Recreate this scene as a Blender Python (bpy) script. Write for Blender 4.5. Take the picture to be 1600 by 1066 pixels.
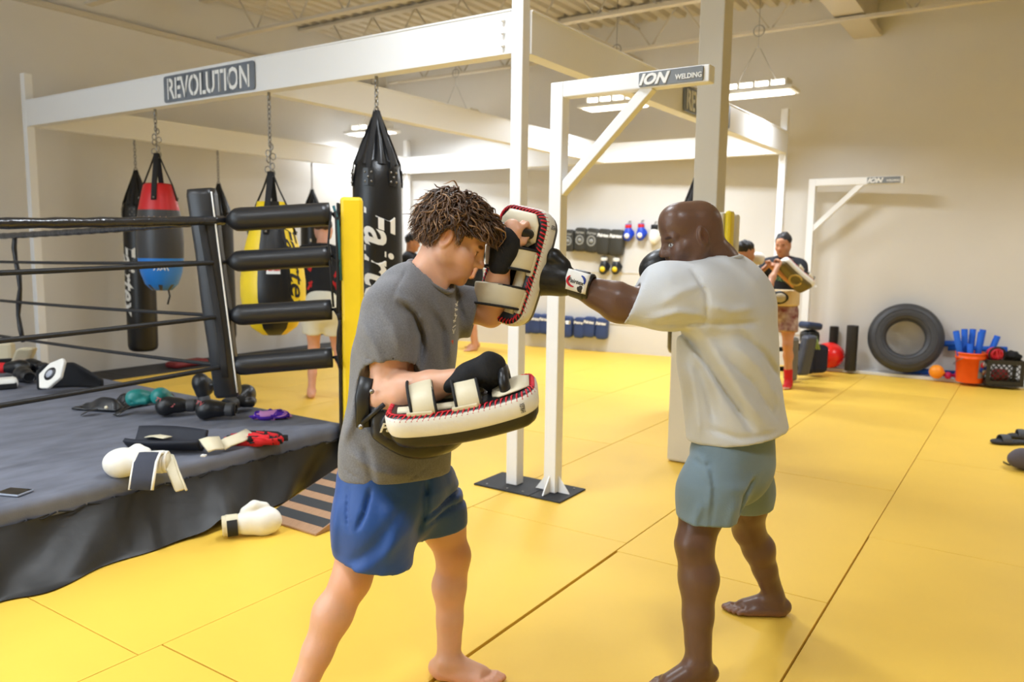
import bpy, bmesh, math, random
import numpy as np
from mathutils import Vector, Matrix
SC = bpy.context.scene
for _o in list(bpy.data.objects): bpy.data.objects.remove(_o)
COL = SC.collection
random.seed(7)
PI = math.pi

# ------------------------------------------------------------------ camera
FPX, CAMH = 1227.0, 1.45
PITCH, ROLL, YAW = math.radians(6.82), math.radians(0.73), math.radians(56.35)
def _cam_axes():
    cy, sy, cp, sp = math.cos(YAW), math.sin(YAW), math.cos(PITCH), math.sin(PITCH)
    fw = np.array([sy*cp, cy*cp, -sp]); r = np.array([cy, -sy, 0.]); u = np.cross(r, fw)
    cr, sr = math.cos(ROLL), math.sin(ROLL)
    return fw, cr*r+sr*u, -sr*r+cr*u
FW, RT, UP = _cam_axes()
C0 = np.array([0, 0, CAMH])
HR = np.array([math.cos(YAW), -math.sin(YAW), 0.])      # horizontal right of the view
HF = np.array([math.sin(YAW), math.cos(YAW), 0.])       # horizontal forward of the view
ZZ = np.array([0, 0, 1.])
def ray(x, y): return FW+RT*(x-800)/FPX-UP*(y-533)/FPX
def onfloor(x, y, z=0.):
    d = ray(x, y); return C0+d*(z-CAMH)/d[2]
def onX(x, y, X):
    d = ray(x, y); return C0+d*X/d[0]
def onY(x, y, Y):
    d = ray(x, y); return C0+d*Y/d[1]
def J(x, y, b):
    d = ray(x, y); return C0+d*b/(d@HF)
cam = bpy.data.cameras.new('camera'); cam.sensor_width = 36; cam.lens = FPX/1600*36
cam.dof.use_dof = True; cam.dof.focus_distance = 2.62; cam.dof.aperture_fstop = 3.0
camo = bpy.data.objects.new('camera', cam); COL.objects.link(camo)
m3 = Matrix((tuple(RT), tuple(UP), tuple(-FW))).transposed()
camo.matrix_world = Matrix.Translation(C0) @ m3.to_4x4()
SC.camera = camo
# ------------------------------------------------------------------ world, light, exposure
SC.view_settings.view_transform = 'Standard'; SC.view_settings.look = 'None'
SC.view_settings.gamma = 1.0; SC.view_settings.use_curve_mapping = False
SC.view_settings.exposure = 0.46
W = bpy.data.worlds.new('world'); SC.world = W; W.use_nodes = True
W.node_tree.nodes['Background'].inputs[0].default_value = (1, .97, .92, 1)
W.node_tree.nodes['Background'].inputs[1].default_value = 0.08
LAMP_W = 26.0
# high-bay fixtures: centre x, y, z of each lamp over the hall
FIXTURES = [(8.30, 2.55, 3.05), (8.25, 4.13, 3.05), (8.85, 6.88, 3.20), (8.45, 8.08, 3.05)]
FIXTURES_ADDED = [(-1.9, 2.6, 3.75), (-1.9, 5.2, 3.75), (-1.9, 7.4, 3.75), (.6, -.2, 3.75), (.6, 2.6, 3.75), (.6, 5.2, 3.75), (3.0, 2.6, 3.75), (5.3, 2.9, 3.75), (8.3, -.75, 3.3), (-.6, 6.6, 3.75), (6.2, -1.6, 3.6)]  # unseen lamps added out of frame to brighten people, floor and walls
def area_lamp(name, loc, sx, sy, w, col=(.83, .905, 1), rot=(0, 0, 0), spread=140):
    l = bpy.data.lights.new(name, 'AREA'); l.shape = 'RECTANGLE'; l.size = sx; l.size_y = sy; l.energy = w; l.color = col; l.spread = math.radians(spread)
    o = bpy.data.objects.new(name, l); o.location = loc; o.rotation_euler = rot; COL.objects.link(o); return o
# daylight from behind the camera; the glazed door there is unseen and added
area_lamp('daylight', (-2.6, 4.2, 2.2), 3.4, 5.0, 165, (.74, .87, 1.0), (0, -PI/2, -.45), 180)

# ------------------------------------------------------------------ helpers
def tag(o, label=None, cat=None, group=None, kind=None):
    if label: o['label'] = label
    if cat: o['category'] = cat
    if group: o['group'] = group
    if kind: o['kind'] = kind
    return o
def thing(name, label, cat, loc=(0, 0, 0), rz=0., group=None):
    o = bpy.data.objects.new(name, None); o.empty_display_size = .1; COL.objects.link(o)
    o.location = tuple(float(v) for v in loc); o.rotation_euler = (0, 0, rz)
    return tag(o, label, cat, group)
def dup(root, loc=None, rot=None, label=None, group=None, scale=None):
    r = root.copy(); COL.objects.link(r)
    def rec(a, b):
        for ch in a.children:
            c = ch.copy(); COL.objects.link(c); c.parent = b; c.matrix_parent_inverse = ch.matrix_parent_inverse.copy(); rec(ch, c)
    rec(root, r)
    if loc is not None: r.location = tuple(float(v) for v in loc)
    if rot is not None: r.rotation_euler = rot
    if scale is not None: r.scale = (scale,)*3
    if label: r['label'] = label
    if group: r['group'] = group
    return r
def frame(d, up=(0, 0, 1)):
    d = Vector(d).normalized(); u = Vector(up)
    if abs(d.dot(u)) > .97: u = Vector((1, 0, 0))
    x = u.cross(d).normalized(); y = d.cross(x)
    return x, y, d
class MB:
    """collects shapes into one mesh"""
    def __init__(s): s.v = []; s.f = []; s.m = []; s.sm = []
    def add(s, vs, fs, mi=0, smooth=False):
        o = len(s.v); s.v += [tuple(float(c) for c in v) for v in vs]
        s.f += [tuple(i+o for i in f) for f in fs]; s.m += [mi]*len(fs); s.sm += [smooth]*len(fs); return s
    def box(s, lo, hi, mi=0, mat=None):
        x0, y0, z0 = lo; x1, y1, z1 = hi
        vs = [(x0,y0,z0),(x1,y0,z0),(x1,y1,z0),(x0,y1,z0),(x0,y0,z1),(x1,y0,z1),(x1,y1,z1),(x0,y1,z1)]
        if mat is not None: vs = [mat @ Vector(v) for v in vs]
        return s.add(vs, [(3,2,1,0),(4,5,6,7),(0,1,5,4),(1,2,6,5),(2,3,7,6),(3,0,4,7)], mi)
    def beam(s, a, b, w, h, up=(0, 0, 1), mi=0):
        a = Vector(a); b = Vector(b); x, y, d = frame(b-a, up)
        vs = [p + x*sx*w/2 + y*sy*h/2 for p in (a, b) for sx, sy in ((-1,-1),(1,-1),(1,1),(-1,1))]
        return s.add(vs, [(3,2,1,0),(4,5,6,7),(0,1,5,4),(1,2,6,5),(2,3,7,6),(3,0,4,7)], mi)
    def tube(s, pts, r, n=10, mi=0, cap=True, closed=False, flat=None, up=(0, 0, 1), smooth=True):
        """r: number or list; flat: (list of) height / width ratio of the section"""
        P = [Vector(p) for p in pts]; k = len(P)
        rs = r if hasattr(r, '__len__') else [r]*k
        fl = flat if hasattr(flat, '__len__') else [1. if flat is None else flat]*k
        vs = []; px = None
        for i in range(k):
            if closed: d = P[(i+1) % k]-P[i-1]
            else: d = P[min(i+1, k-1)]-P[max(i-1, 0)]
            if d.length < 1e-9: d = Vector((0, 0, 1))
            d.normalize()
            if px is None: x, y, _ = frame(d, up)
            else:
                x = px - d*px.dot(d)
                if x.length < 1e-6: x, y, _ = frame(d, up)
                x.normalize(); y = d.cross(x)
            px = x
            for j in range(n):
                a = 2*PI*j/n; vs.append(P[i]+x*rs[i]*math.cos(a)+y*rs[i]*fl[i]*math.sin(a))
        fs = []
        for i in range(k if closed else k-1):
            for j in range(n):
                a = i*n+j; b = i*n+(j+1) % n; c = ((i+1) % k)*n+(j+1) % n; d = ((i+1) % k)*n+j
                fs.append((a, b, c, d))
        if cap and not closed:
            fs.append(tuple(reversed(range(n)))); fs.append(tuple((k-1)*n+j for j in range(n)))
        return s.add(vs, fs, mi, smooth)
    def lathe(s, prof, org=(0, 0, 0), n=32, mi=0, mat=None, smooth=True, mis=None):
        """profile of (r, z), low to high"""
        vs = []; fs = []; k = len(prof); ms = []
        for r, z in prof:
            for j in range(n):
                a = 2*PI*j/n; v = Vector((r*math.cos(a), r*math.sin(a), z))
                vs.append((mat @ v if mat is not None else v) + Vector(org))
        o = len(s.v); s.v += [tuple(v) for v in vs]
        for i in range(k-1):
            for j in range(n):
                s.f.append((o+i*n+j, o+i*n+(j+1) % n, o+(i+1)*n+(j+1) % n, o+(i+1)*n+j)); s.sm.append(smooth)
                s.m.append(mis(i, j/n) if mis else mi)
        for i, rev in ((0, True), (k-1, False)):
            if prof[i][0] > 1e-6:
                q = [o+i*n+j for j in range(n)]; s.f.append(tuple(reversed(q)) if rev else tuple(q)); s.m.append(mis(i, 0) if mis else mi); s.sm.append(False)
        return s
    def sphere(s, c, r, n=20, mi=0, mat=None):
        rr = r if hasattr(r, '__len__') else (r, r, r)
        prof = []; k = n//2; vs = []; fs = []
        for i in range(k+1):
            t = -PI/2+PI*i/k
            for j in range(n):
                a = 2*PI*j/n; v = Vector((rr[0]*math.cos(t)*math.cos(a), rr[1]*math.cos(t)*math.sin(a), rr[2]*math.sin(t)))
                vs.append((mat @ v if mat is not None else v)+Vector(c))
        for i in range(k):
            for j in range(n): fs.append((i*n+j, i*n+(j+1) % n, (i+1)*n+(j+1) % n, (i+1)*n+j))
        return s.add(vs, fs, mi, True)
    def grid(s, fn, nu, nv, mi=0, smooth=True, closeu=False):
        vs = [fn(i/(nu-(0 if closeu else 1)), j/(nv-1)) for i in range(nu) for j in range(nv)]; fs = []
        for i in range(nu if closeu else nu-1):
            for j in range(nv-1):
                a = i*nv+j; b = ((i+1) % nu)*nv+j; fs.append((a, b, b+1, a+1))
        return s.add(vs, fs, mi, smooth)
    def slab(s, outline, thick, mat=None, mi=0, smooth=False):
        """flat outline of (x, y) extruded from z=-thick/2 to thick/2"""
        n = len(outline); vs = [Vector((x, y, z)) for z in (-thick/2, thick/2) for x, y in outline]
        if mat is not None: vs = [mat @ v for v in vs]
        fs = [tuple(reversed(range(n))), tuple(range(n, 2*n))]+[(i, (i+1) % n, n+(i+1) % n, n+i) for i in range(n)]
        return s.add(vs, fs, mi, smooth)
    def build(s, name, mats, parent=None, bevel=0., world=True, weld=False, sub=0, fn=None):
        me = bpy.data.meshes.new(name)
        off = Vector(parent.location) if (parent is not None and world) else Vector((0, 0, 0))
        if parent is not None and world and parent.parent is not None:
            q = parent.parent
            while q is not None: off = off+Vector(q.location); q = q.parent
        vs = [Vector(v)-off for v in s.v]
        if fn: vs = [Vector(fn(v)) for v in vs]
        me.from_pydata(vs, [], s.f); 
        for mt in (mats if isinstance(mats, (list, tuple)) else [mats]): me.materials.append(mt)
        me.polygons.foreach_set('material_index', s.m); me.polygons.foreach_set('use_smooth', s.sm); me.update()
        if weld:
            bm = bmesh.new(); bm.from_mesh(me); bmesh.ops.remove_doubles(bm, verts=bm.verts, dist=weld if weld is not True else 1e-5); bm.to_mesh(me); bm.free()
        o = bpy.data.objects.new(name, me); COL.objects.link(o)
        if parent is not None: o.parent = parent
        if bevel:
            b = o.modifiers.new('bevel', 'BEVEL'); b.width = bevel; b.segments = 2; b.limit_method = 'ANGLE'; b.angle_limit = .7
        if sub:
            q = o.modifiers.new('sub', 'SUBSURF'); q.levels = sub; q.render_levels = sub
        return o
def root_of(o, *a, **k): return tag(o, *a, **k)
def rot_to(d, up=(0, 0, 1)):
    x, y, z = frame(d, up); return Matrix((tuple(x), tuple(y), tuple(z))).transposed()
def mat4(rows, loc):     # columns = axes
    m = Matrix((tuple(rows[0]), tuple(rows[1]), tuple(rows[2]))).transposed().to_4x4(); m.translation = Vector(tuple(float(c) for c in loc)); return m
_txt = {}
def text_shape(s, size=1., extrude=0., shear=0., bold=0., sx=1., res=3):
    """mesh of a word in the XY plane, centred: verts, faces"""
    cu = bpy.data.curves.new('word', 'FONT'); cu.body = s; cu.size = size; cu.align_x = 'CENTER'; cu.align_y = 'CENTER'
    cu.extrude = extrude; cu.shear = shear; cu.offset = bold; cu.resolution_u = res
    o = bpy.data.objects.new('word', cu); me = o.to_mesh()
    vs = [Vector((v.co.x*sx, v.co.y, v.co.z)) for v in me.vertices]; fs = [tuple(p.vertices) for p in me.polygons]
    o.to_mesh_clear(); bpy.data.objects.remove(o); bpy.data.curves.remove(cu)
    if vs:
        cx = (min(v.x for v in vs)+max(v.x for v in vs))/2; cy = (min(v.y for v in vs)+max(v.y for v in vs))/2
        vs = [Vector((v.x-cx, v.y-cy, v.z)) for v in vs]
    return vs, fs
def strokes(n, size, seed=0):
    """print too small to read in the photo: a row of short marks in the XY plane, centred"""
    r_ = random.Random(seed); vs = []; fs = []; w = size*.62
    for k in range(n):
        x = (k-(n-1)/2)*w
        for _ in range(2):
            a = r_.uniform(.6, 2.5); c = Vector((x+r_.uniform(-.12, .12)*w, r_.uniform(-.15, .15)*size, 0)); d = Vector((math.cos(a), math.sin(a), 0))*size*.36; q = Vector((-d.y, d.x, 0)).normalized()*size*.075
            o = len(vs); vs += [c-d-q, c+d-q, c+d+q, c-d+q]; fs.append((o, o+1, o+2, o+3))
    return vs, fs
# ------------------------------------------------------------------ materials
def srgb(r, g, b):
    f = lambda c: (c/255/12.92) if c/255 <= .04045 else ((c/255+.055)/1.055)**2.4
    return (f(r), f(g), f(b), 1)
def mat(name, col, rough=.6, metal=0., var=0., vscale=6., bump=0., bscale=60., sheen=0., sss=0., sssr=(.01, .004, .002), coat=0., spec=.5, emit=0., stretch=None, attr=False, col2=None, alpha=1., detail=4.):
    m = bpy.data.materials.new(name); m.use_nodes = True; nt = m.node_tree; N = nt.nodes; L = nt.links
    b = N['Principled BSDF']; c = srgb(*col) if max(col) > 1.01 else tuple(col)+(1,)
    b.inputs['Base Color'].default_value = c; b.inputs['Roughness'].default_value = rough; b.inputs['Metallic'].default_value = metal
    b.inputs['Specular IOR Level'].default_value = spec
    if sheen: b.inputs['Sheen Weight'].default_value = sheen
    if coat: b.inputs['Coat Weight'].default_value = coat; b.inputs['Coat Roughness'].default_value = .15
    if sss:
        b.inputs['Subsurface Weight'].default_value = sss; b.inputs['Subsurface Radius'].default_value = (1, .35, .2); b.inputs['Subsurface Scale'].default_value = sssr[0]
    if emit: b.inputs['Emission Color'].default_value = c; b.inputs['Emission Strength'].default_value = emit
    tc = None
    if var or bump:
        tc = N.new('ShaderNodeTexCoord'); src = tc.outputs['Object']
        if stretch:
            mp = N.new('ShaderNodeMapping'); mp.inputs['Scale'].default_value = stretch; L.new(src, mp.inputs['Vector']); src = mp.outputs['Vector']
    cur = None
    if attr:
        at = N.new('ShaderNodeAttribute'); at.attribute_name = 'tint'; mx = N.new('ShaderNodeMix'); mx.data_type = 'RGBA'; mx.blend_type = 'MULTIPLY'; mx.inputs[0].default_value = 1
        mx.inputs[6].default_value = c; L.new(at.outputs['Color'], mx.inputs[7]); cur = mx.outputs[2]; L.new(cur, b.inputs['Base Color'])
    if var:
        no = N.new('ShaderNodeTexNoise'); no.inputs['Scale'].default_value = vscale; no.inputs['Detail'].default_value = detail; L.new(src, no.inputs['Vector'])
        rp = N.new('ShaderNodeValToRGB'); rp.color_ramp.elements[0].position = .3; rp.color_ramp.elements[1].position = .7
        c2 = srgb(*col2) if col2 else None
        if c2: rp.color_ramp.elements[0].color = c; rp.color_ramp.elements[1].color = c2
        else:
            rp.color_ramp.elements[0].color = (1-var,)*3+(1,); rp.color_ramp.elements[1].color = (1, 1, 1, 1)
        L.new(no.outputs['Fac'], rp.inputs['Fac'])
        if c2: L.new(rp.outputs['Color'], b.inputs['Base Color'])
        else:
            mx = N.new('ShaderNodeMix'); mx.data_type = 'RGBA'; mx.blend_type = 'MULTIPLY'; mx.inputs[0].default_value = 1; mx.inputs[6].default_value = c
            if cur: L.new(cur, mx.inputs[6])
            L.new(rp.outputs['Color'], mx.inputs[7]); L.new(mx.outputs[2], b.inputs['Base Color'])
    if bump:
        n2 = N.new('ShaderNodeTexNoise'); n2.inputs['Scale'].default_value = bscale; n2.inputs['Detail'].default_value = 3; L.new(src, n2.inputs['Vector'])
        bp = N.new('ShaderNodeBump'); bp.inputs['Strength'].default_value = bump; bp.inputs['Distance'].default_value = .01; L.new(n2.outputs['Fac'], bp.inputs['Height']); L.new(bp.outputs['Normal'], b.inputs['Normal'])
    return m
M_WALL = mat('wall_paint', (222, 219, 214), .75, var=.05, vscale=1.2, bump=.05, bscale=120)
M_CEIL = mat('ceiling_paint', (206, 198, 182), .7, var=.05, vscale=2)
M_STEEL_W = mat('white_steel', (236, 236, 236), .38, bump=.04, bscale=30)
M_STEEL_C = mat('cream_steel', (206, 203, 194), .5, bump=.04, bscale=20)
M_MAT_Y = mat('yellow_mat', (242, 198, 76), .5, var=.07, vscale=1.6, bump=.10, bscale=420, spec=.45)
M_MAT_UNDER = mat('mat_gap', (120, 88, 22), .9)
M_MAT_K = mat('black_mat', (48, 46, 46), .8, bump=.1, bscale=200)
M_RUBBER = mat('rubber', (44, 45, 48), .7, var=.3, vscale=40, bump=.15, bscale=180)
M_LEATHER_K = mat('black_leather', (24, 25, 28), .36, bump=.10, bscale=55, spec=.5)
M_VINYL_K = mat('black_vinyl', (32, 33, 36), .38, bump=.10, bscale=16, spec=.5)
M_CLOTH_K = mat('black_cloth', (22, 23, 27), .9, bump=.2, bscale=220)
M_WEB_K = mat('black_webbing', (30, 30, 32), .8, bump=.2, bscale=300)
M_LEATHER_W = mat('white_leather', (236, 233, 224), .42, var=.06, vscale=14, bump=.08, bscale=70)
M_CREAM = mat('cream_leather', (226, 216, 186), .45, var=.08, vscale=10, bump=.08, bscale=70)
M_RED = mat('red_leather', (205, 30, 36), .4, bump=.05, bscale=60)
M_BLUE = mat('blue_leather', (38, 122, 205), .4, bump=.05, bscale=60)
M_ROYAL = mat('royal_blue', (24, 66, 190), .4, bump=.05, bscale=60)
M_YEL = mat('yellow_leather', (246, 212, 36), .4, var=.06, vscale=8, bump=.05, bscale=60)
M_CHROME = mat('chain_steel', (150, 148, 144), .32, metal=.9)
M_PRINT_W = mat('white_print', (238, 238, 236), .6)
M_PRINT_K = mat('black_print', (20, 20, 22), .6)
M_SIGN = mat('sign_plate', (128, 136, 148), .42, metal=.25, var=.35, vscale=4)
M_CANVAS = mat('ring_canvas', (112, 115, 127), .8, var=.32, vscale=5, bump=.08, bscale=180, detail=8, stretch=(1.0, 2.2, 1))
M_LENS = mat('lamp_lens', (255, 250, 240), .5, emit=4.0)
M_LAMPBODY = mat('lamp_body', (228, 226, 220), .5)
M_WOOD = mat('plywood', (176, 138, 106), .65, var=.18, vscale=6, stretch=(2, 18, 2), bump=.05)
M_GRIP = mat('grip_tape', (58, 60, 62), .9, bump=.4, bscale=420)
# ------------------------------------------------------------------ organic shapes: smooth unions meshed by surface nets
def _n(v): v = np.asarray(v, float); return v/max(np.linalg.norm(v), 1e-9)
class Blob:
    def __init__(s): s.p = []
    def _add(s, op, k, lo, hi, fn): s.p.append((op, k, np.array(lo, float), np.array(hi, float), fn)); return s
    def cap(s, a, b, r1, r2=None, k=.02, op='+', n=None, sq=1.):
        """tapered limb from a to b; flattened by sq along n"""
        a = np.asarray(a, float); b = np.asarray(b, float); r2 = r1 if r2 is None else r2; rm = max(r1, r2)
        d = b-a; dd = max(d @ d, 1e-12); nn = None if n is None else _n(n)
        def fn(X, Y, Z):
            px, py, pz = X-a[0], Y-a[1], Z-a[2]
            t = np.clip((px*d[0]+py*d[1]+pz*d[2])/dd, 0, 1)
            px = px-t*d[0]; py = py-t*d[1]; pz = pz-t*d[2]
            if nn is not None:
                q = (px*nn[0]+py*nn[1]+pz*nn[2])*(1/sq-1); px = px+q*nn[0]; py = py+q*nn[1]; pz = pz+q*nn[2]
            f = np.sqrt(px*px+py*py+pz*pz)-(r1+t*(r2-r1))
            return f*min(1., sq) if nn is not None else f
        m = rm*max(1., sq)
        return s._add(op, k, np.minimum(a, b)-m, np.maximum(a, b)+m, fn)
    def chain(s, pts, rs, k=.02, op='+', n=None, sq=1.):
        for i in range(len(pts)-1): s.cap(pts[i], pts[i+1], rs[i], rs[i+1], k, op, n, sq)
        return s
    def ell(s, c, r, ax=None, k=.02, op='+'):
        c = np.asarray(c, float); r = np.asarray(r, float)*np.ones(3); A = np.eye(3) if ax is None else np.array([_n(v) for v in ax])
        def fn(X, Y, Z):
            px, py, pz = X-c[0], Y-c[1], Z-c[2]; k0 = 0; k1 = 0
            for i in range(3):
                q = px*A[i, 0]+py*A[i, 1]+pz*A[i, 2]; k0 = k0+(q/r[i])**2; k1 = k1+(q/r[i]**2)**2
            k0 = np.sqrt(k0); k1 = np.sqrt(k1)
            return k0*(k0-1)/np.maximum(k1, 1e-6)
        e = np.sqrt(((A*r[:, None])**2).sum(0))
        return s._add(op, k, c-e, c+e, fn)
    def box(s, c, h, ax=None, rnd=.01, k=.02, op='+'):
        c = np.asarray(c, float); h = np.asarray(h, float)-rnd; A = np.eye(3) if ax is None else np.array([_n(v) for v in ax])
        def fn(X, Y, Z):
            px, py, pz = X-c[0], Y-c[1], Z-c[2]; o = 0; m = None
            for i in range(3):
                q = np.abs(px*A[i, 0]+py*A[i, 1]+pz*A[i, 2])-h[i]; o = o+np.maximum(q, 0)**2; m = q if m is None else np.maximum(m, q)
            return np.sqrt(o)+np.minimum(m, 0)-rnd
        e = (np.abs(A)*(h+rnd)[:, None]).sum(0)
        return s._add(op, k, c-e, c+e, fn)
    def plane(s, p, n, k=.004, R=None, q=None):
        """cut away the side the normal points to (only within R of q when given)"""
        p = np.asarray(p, float); n = _n(n); q = p if q is None else np.asarray(q, float)
        if R is None: return s._add('cut', k, [-99]*3, [99]*3, lambda X, Y, Z: (X-p[0])*n[0]+(Y-p[1])*n[1]+(Z-p[2])*n[2])
        return s._add('cut', k, q-R, q+R, lambda X, Y, Z: np.minimum((X-p[0])*n[0]+(Y-p[1])*n[1]+(Z-p[2])*n[2], R-np.sqrt((X-q[0])**2+(Y-q[1])**2+(Z-q[2])**2)))
    def warp(s, fn): return s._add('warp', 0, [-99]*3, [99]*3, fn)     # adds fn(x, y, z) to the field
    def mesh(s, res=.008, fine=(), pad=.02):
        add = [p for p in s.p if p[0] == '+']
        lo = np.min([p[2] for p in add], 0)-pad; hi = np.max([p[3] for p in add], 0)+pad
        def axis(i):
            pts = []; x = lo[i]
            while x < hi[i]:
                pts.append(x); h = res
                for flo, fhi, fr in fine:
                    if flo[i]-res <= x <= fhi[i]: h = min(h, fr)
                x += h
            pts.append(x); return np.array(pts, np.float32)
        ax = [axis(i) for i in range(3)]
        F = np.full([len(a) for a in ax], .3, np.float32)
        for op, k, plo, phi, fn in s.p:
            sl = []
            for i in range(3):
                a = np.searchsorted(ax[i], plo[i]-k-2.5*res); b = np.searchsorted(ax[i], phi[i]+k+2.5*res); sl.append(slice(a, b))
            if any(q.stop <= q.start for q in sl): continue
            X = ax[0][sl[0]][:, None, None]; Y = ax[1][sl[1]][None, :, None]; Z = ax[2][sl[2]][None, None, :]
            d = fn(X, Y, Z).astype(np.float32); G = F[tuple(sl)]
            if op == '+':
                h = np.maximum(k-np.abs(G-d), 0); F[tuple(sl)] = np.minimum(G, d)-(h*h/(4*k) if k > 0 else 0)
            elif op == '-':
                d = -d; h = np.maximum(k-np.abs(G-d), 0); F[tuple(sl)] = np.maximum(G, d)+(h*h/(4*k) if k > 0 else 0)
            elif op == 'cut':
                h = np.maximum(k-np.abs(G-d), 0); F[tuple(sl)] = np.maximum(G, d)+h*h/(4*k)
            else: F[tuple(sl)] = G+d
        return nets(F, ax)
def nets(F, ax):
    S = F < 0
    c = [S[i:S.shape[0]-1+i, j:S.shape[1]-1+j, k:S.shape[2]-1+k] for i in (0, 1) for j in (0, 1) for k in (0, 1)]
    tot = sum(q.astype(np.int8) for q in c); act = (tot > 0) & (tot < 8)
    I = np.argwhere(act); idm = np.full(act.shape, -1, np.int32); idm[act] = np.arange(len(I))
    acc = np.zeros((len(I), 3)); cnt = np.zeros(len(I))
    for axd in range(3):
        o1, o2 = [q for q in range(3) if q != axd]
        for p in (0, 1):
            for q in (0, 1):
                A = I.copy(); A[:, o1] += p; A[:, o2] += q; B = A.copy(); B[:, axd] += 1
                fa = F[A[:, 0], A[:, 1], A[:, 2]].astype(float); fb = F[B[:, 0], B[:, 1], B[:, 2]].astype(float)
                m = (fa < 0) != (fb < 0); t = np.where(m, fa/np.where(m, fa-fb, 1), 0)
                P = np.stack([ax[i][A[:, i]] for i in range(3)], 1).astype(float)
                P[:, axd] += t*(ax[axd][B[:, axd]]-ax[axd][A[:, axd]])
                acc += P*m[:, None]; cnt += m
    V = acc/np.maximum(cnt, 1)[:, None]; Q = []
    for axd in range(3):
        o1, o2 = [(1, 2), (2, 0), (0, 1)][axd]
        sa = [slice(None)]*3; sb = [slice(None)]*3; sa[axd] = slice(0, -1); sb[axd] = slice(1, None)
        sa[o1] = sb[o1] = slice(1, -1); sa[o2] = sb[o2] = slice(1, -1)
        a = S[tuple(sa)]; b = S[tuple(sb)]; E = np.argwhere(a != b); fl = a[E[:, 0], E[:, 1], E[:, 2]]
        E[:, o1] += 1; E[:, o2] += 1
        def cell(d1, d2):
            K = E.copy(); K[:, o1] -= d1; K[:, o2] -= d2; return idm[K[:, 0], K[:, 1], K[:, 2]]
        q = np.stack([cell(1, 1), cell(0, 1), cell(0, 0), cell(1, 0)], 1)
        q = np.where(fl[:, None], q, q[:, ::-1]); Q.append(q[(q >= 0).all(1)])
    return V, np.concatenate(Q)
def relax(V, Q, it=2, lam=.5):
    for _ in range(it):
        s = np.zeros_like(V); n = np.zeros(len(V))
        for a, b in ((0, 1), (1, 2), (2, 3), (3, 0)):
            np.add.at(s, Q[:, a], V[Q[:, b]]); np.add.at(n, Q[:, a], 1); np.add.at(s, Q[:, b], V[Q[:, a]]); np.add.at(n, Q[:, b], 1)
        V = V+lam*(s/np.maximum(n, 1)[:, None]-V)
    return V
def flesh(name, blob, material, parent=None, res=.008, fine=(), it=2, color=None, world=True, fn=None, post=None):
    """mesh a blob; color(V) -> n x 3 tint (linear); mats by face: fn(V face centres) -> index"""
    V, Q = blob.mesh(res, fine); V = relax(V, Q, it)
    if post is not None: V = post(V)
    off = np.zeros(3)
    q = parent
    while q is not None and world: off = off+np.array(q.location); q = q.parent
    me = bpy.data.meshes.new(name); L = (V-off).astype(np.float32)
    me.vertices.add(len(L)); me.vertices.foreach_set('co', L.ravel())
    me.loops.add(len(Q)*4); me.loops.foreach_set('vertex_index', Q.ravel().astype(np.int32))
    me.polygons.add(len(Q)); me.polygons.foreach_set('loop_start', np.arange(len(Q), dtype=np.int32)*4)
    me.polygons.foreach_set('use_smooth', np.ones(len(Q), bool))
    for mt in (material if isinstance(material, (list, tuple)) else [material]): me.materials.append(mt)
    if fn is not None: me.polygons.foreach_set('material_index', fn(V[Q].mean(1)).astype(np.int32))
    me.update(calc_edges=True); me.validate()
    if color is not None:
        at = me.color_attributes.new('tint', 'FLOAT_COLOR', 'POINT'); c = np.ones((len(V), 4), np.float32); c[:, :3] = color(V); at.data.foreach_set('color', c.ravel())
    o = bpy.data.objects.new(name, me); COL.objects.link(o)
    if parent is not None: o.parent = parent
    return o
# ------------------------------------------------------------------ the hall
def structure(name, mb, mats, **k): return tag(mb.build(name, mats, **k), kind='structure')
XF, XB, YR, YL, ZC = -3.0, 10.48, -4.6, 8.72, 4.42
def wall_x(y): return 10.48-.1179*y
# floor: rows of tatami mats, 0.95 m wide and 1.87 m long, staggered, laid with uneven gaps
fb = MB(); rnd = random.Random(3)
fb.box((XF, YR, -.06), (10.6, YL, -.022), 1)
row_y = [YR, -3.19, -2.24, -1.29, -.335, .62, 1.592, 2.545, 3.5, 4.45, 5.4, 6.35, 7.2, 8.04]
for k in range(len(row_y)-1):
    y0, y1 = row_y[k], row_y[k+1]
    x = {4: 2.45, 5: 1.522, 6: 1.522}.get(k, 1.522 if k > 6 else rnd.choice([.6, 1.5, 2.45]))-1.88*3
    while x < 10.6:
        x1 = x+(1.86 if k != 6 else 1.89)
        g = .0022; gy0 = .0022; gy1 = .0022
        if k == 5 and .9 < (x+x1)/2 < 3.4: gy1 = .012       # the wide open seam between the two men
        if k == 5 and x < 1.6 < x1+.5: gy1 = .012
        if k == 6 and x < 1.522: g = .004
        if k == 4 and 2.3 < (x+x1)/2 < 4.4: gy1 = .006
        a = (max(x, XF)+g, y0+gy0, -.022); b = (min(x1, 10.55)-g, y1-gy1, rnd.uniform(-.0012, 0))
        if b[0]-a[0] > .05: fb.box(a, b, 0)
        x = x1
structure('floor', fb, [M_MAT_Y, M_MAT_UNDER], bevel=.002)
kb = MB(); 
for i in range(7): kb.box((-2.9+i*1.9, 8.045, -.02), (-1.004+i*1.9, YL, .004), 0)
structure('floor_strip', kb, M_MAT_K, bevel=.003)
structure('wall_left', MB().box((XF-.2, YL, -.05), (wall_x(YL)+.3, YL+.15, ZC+.3)), M_WALL)
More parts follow.
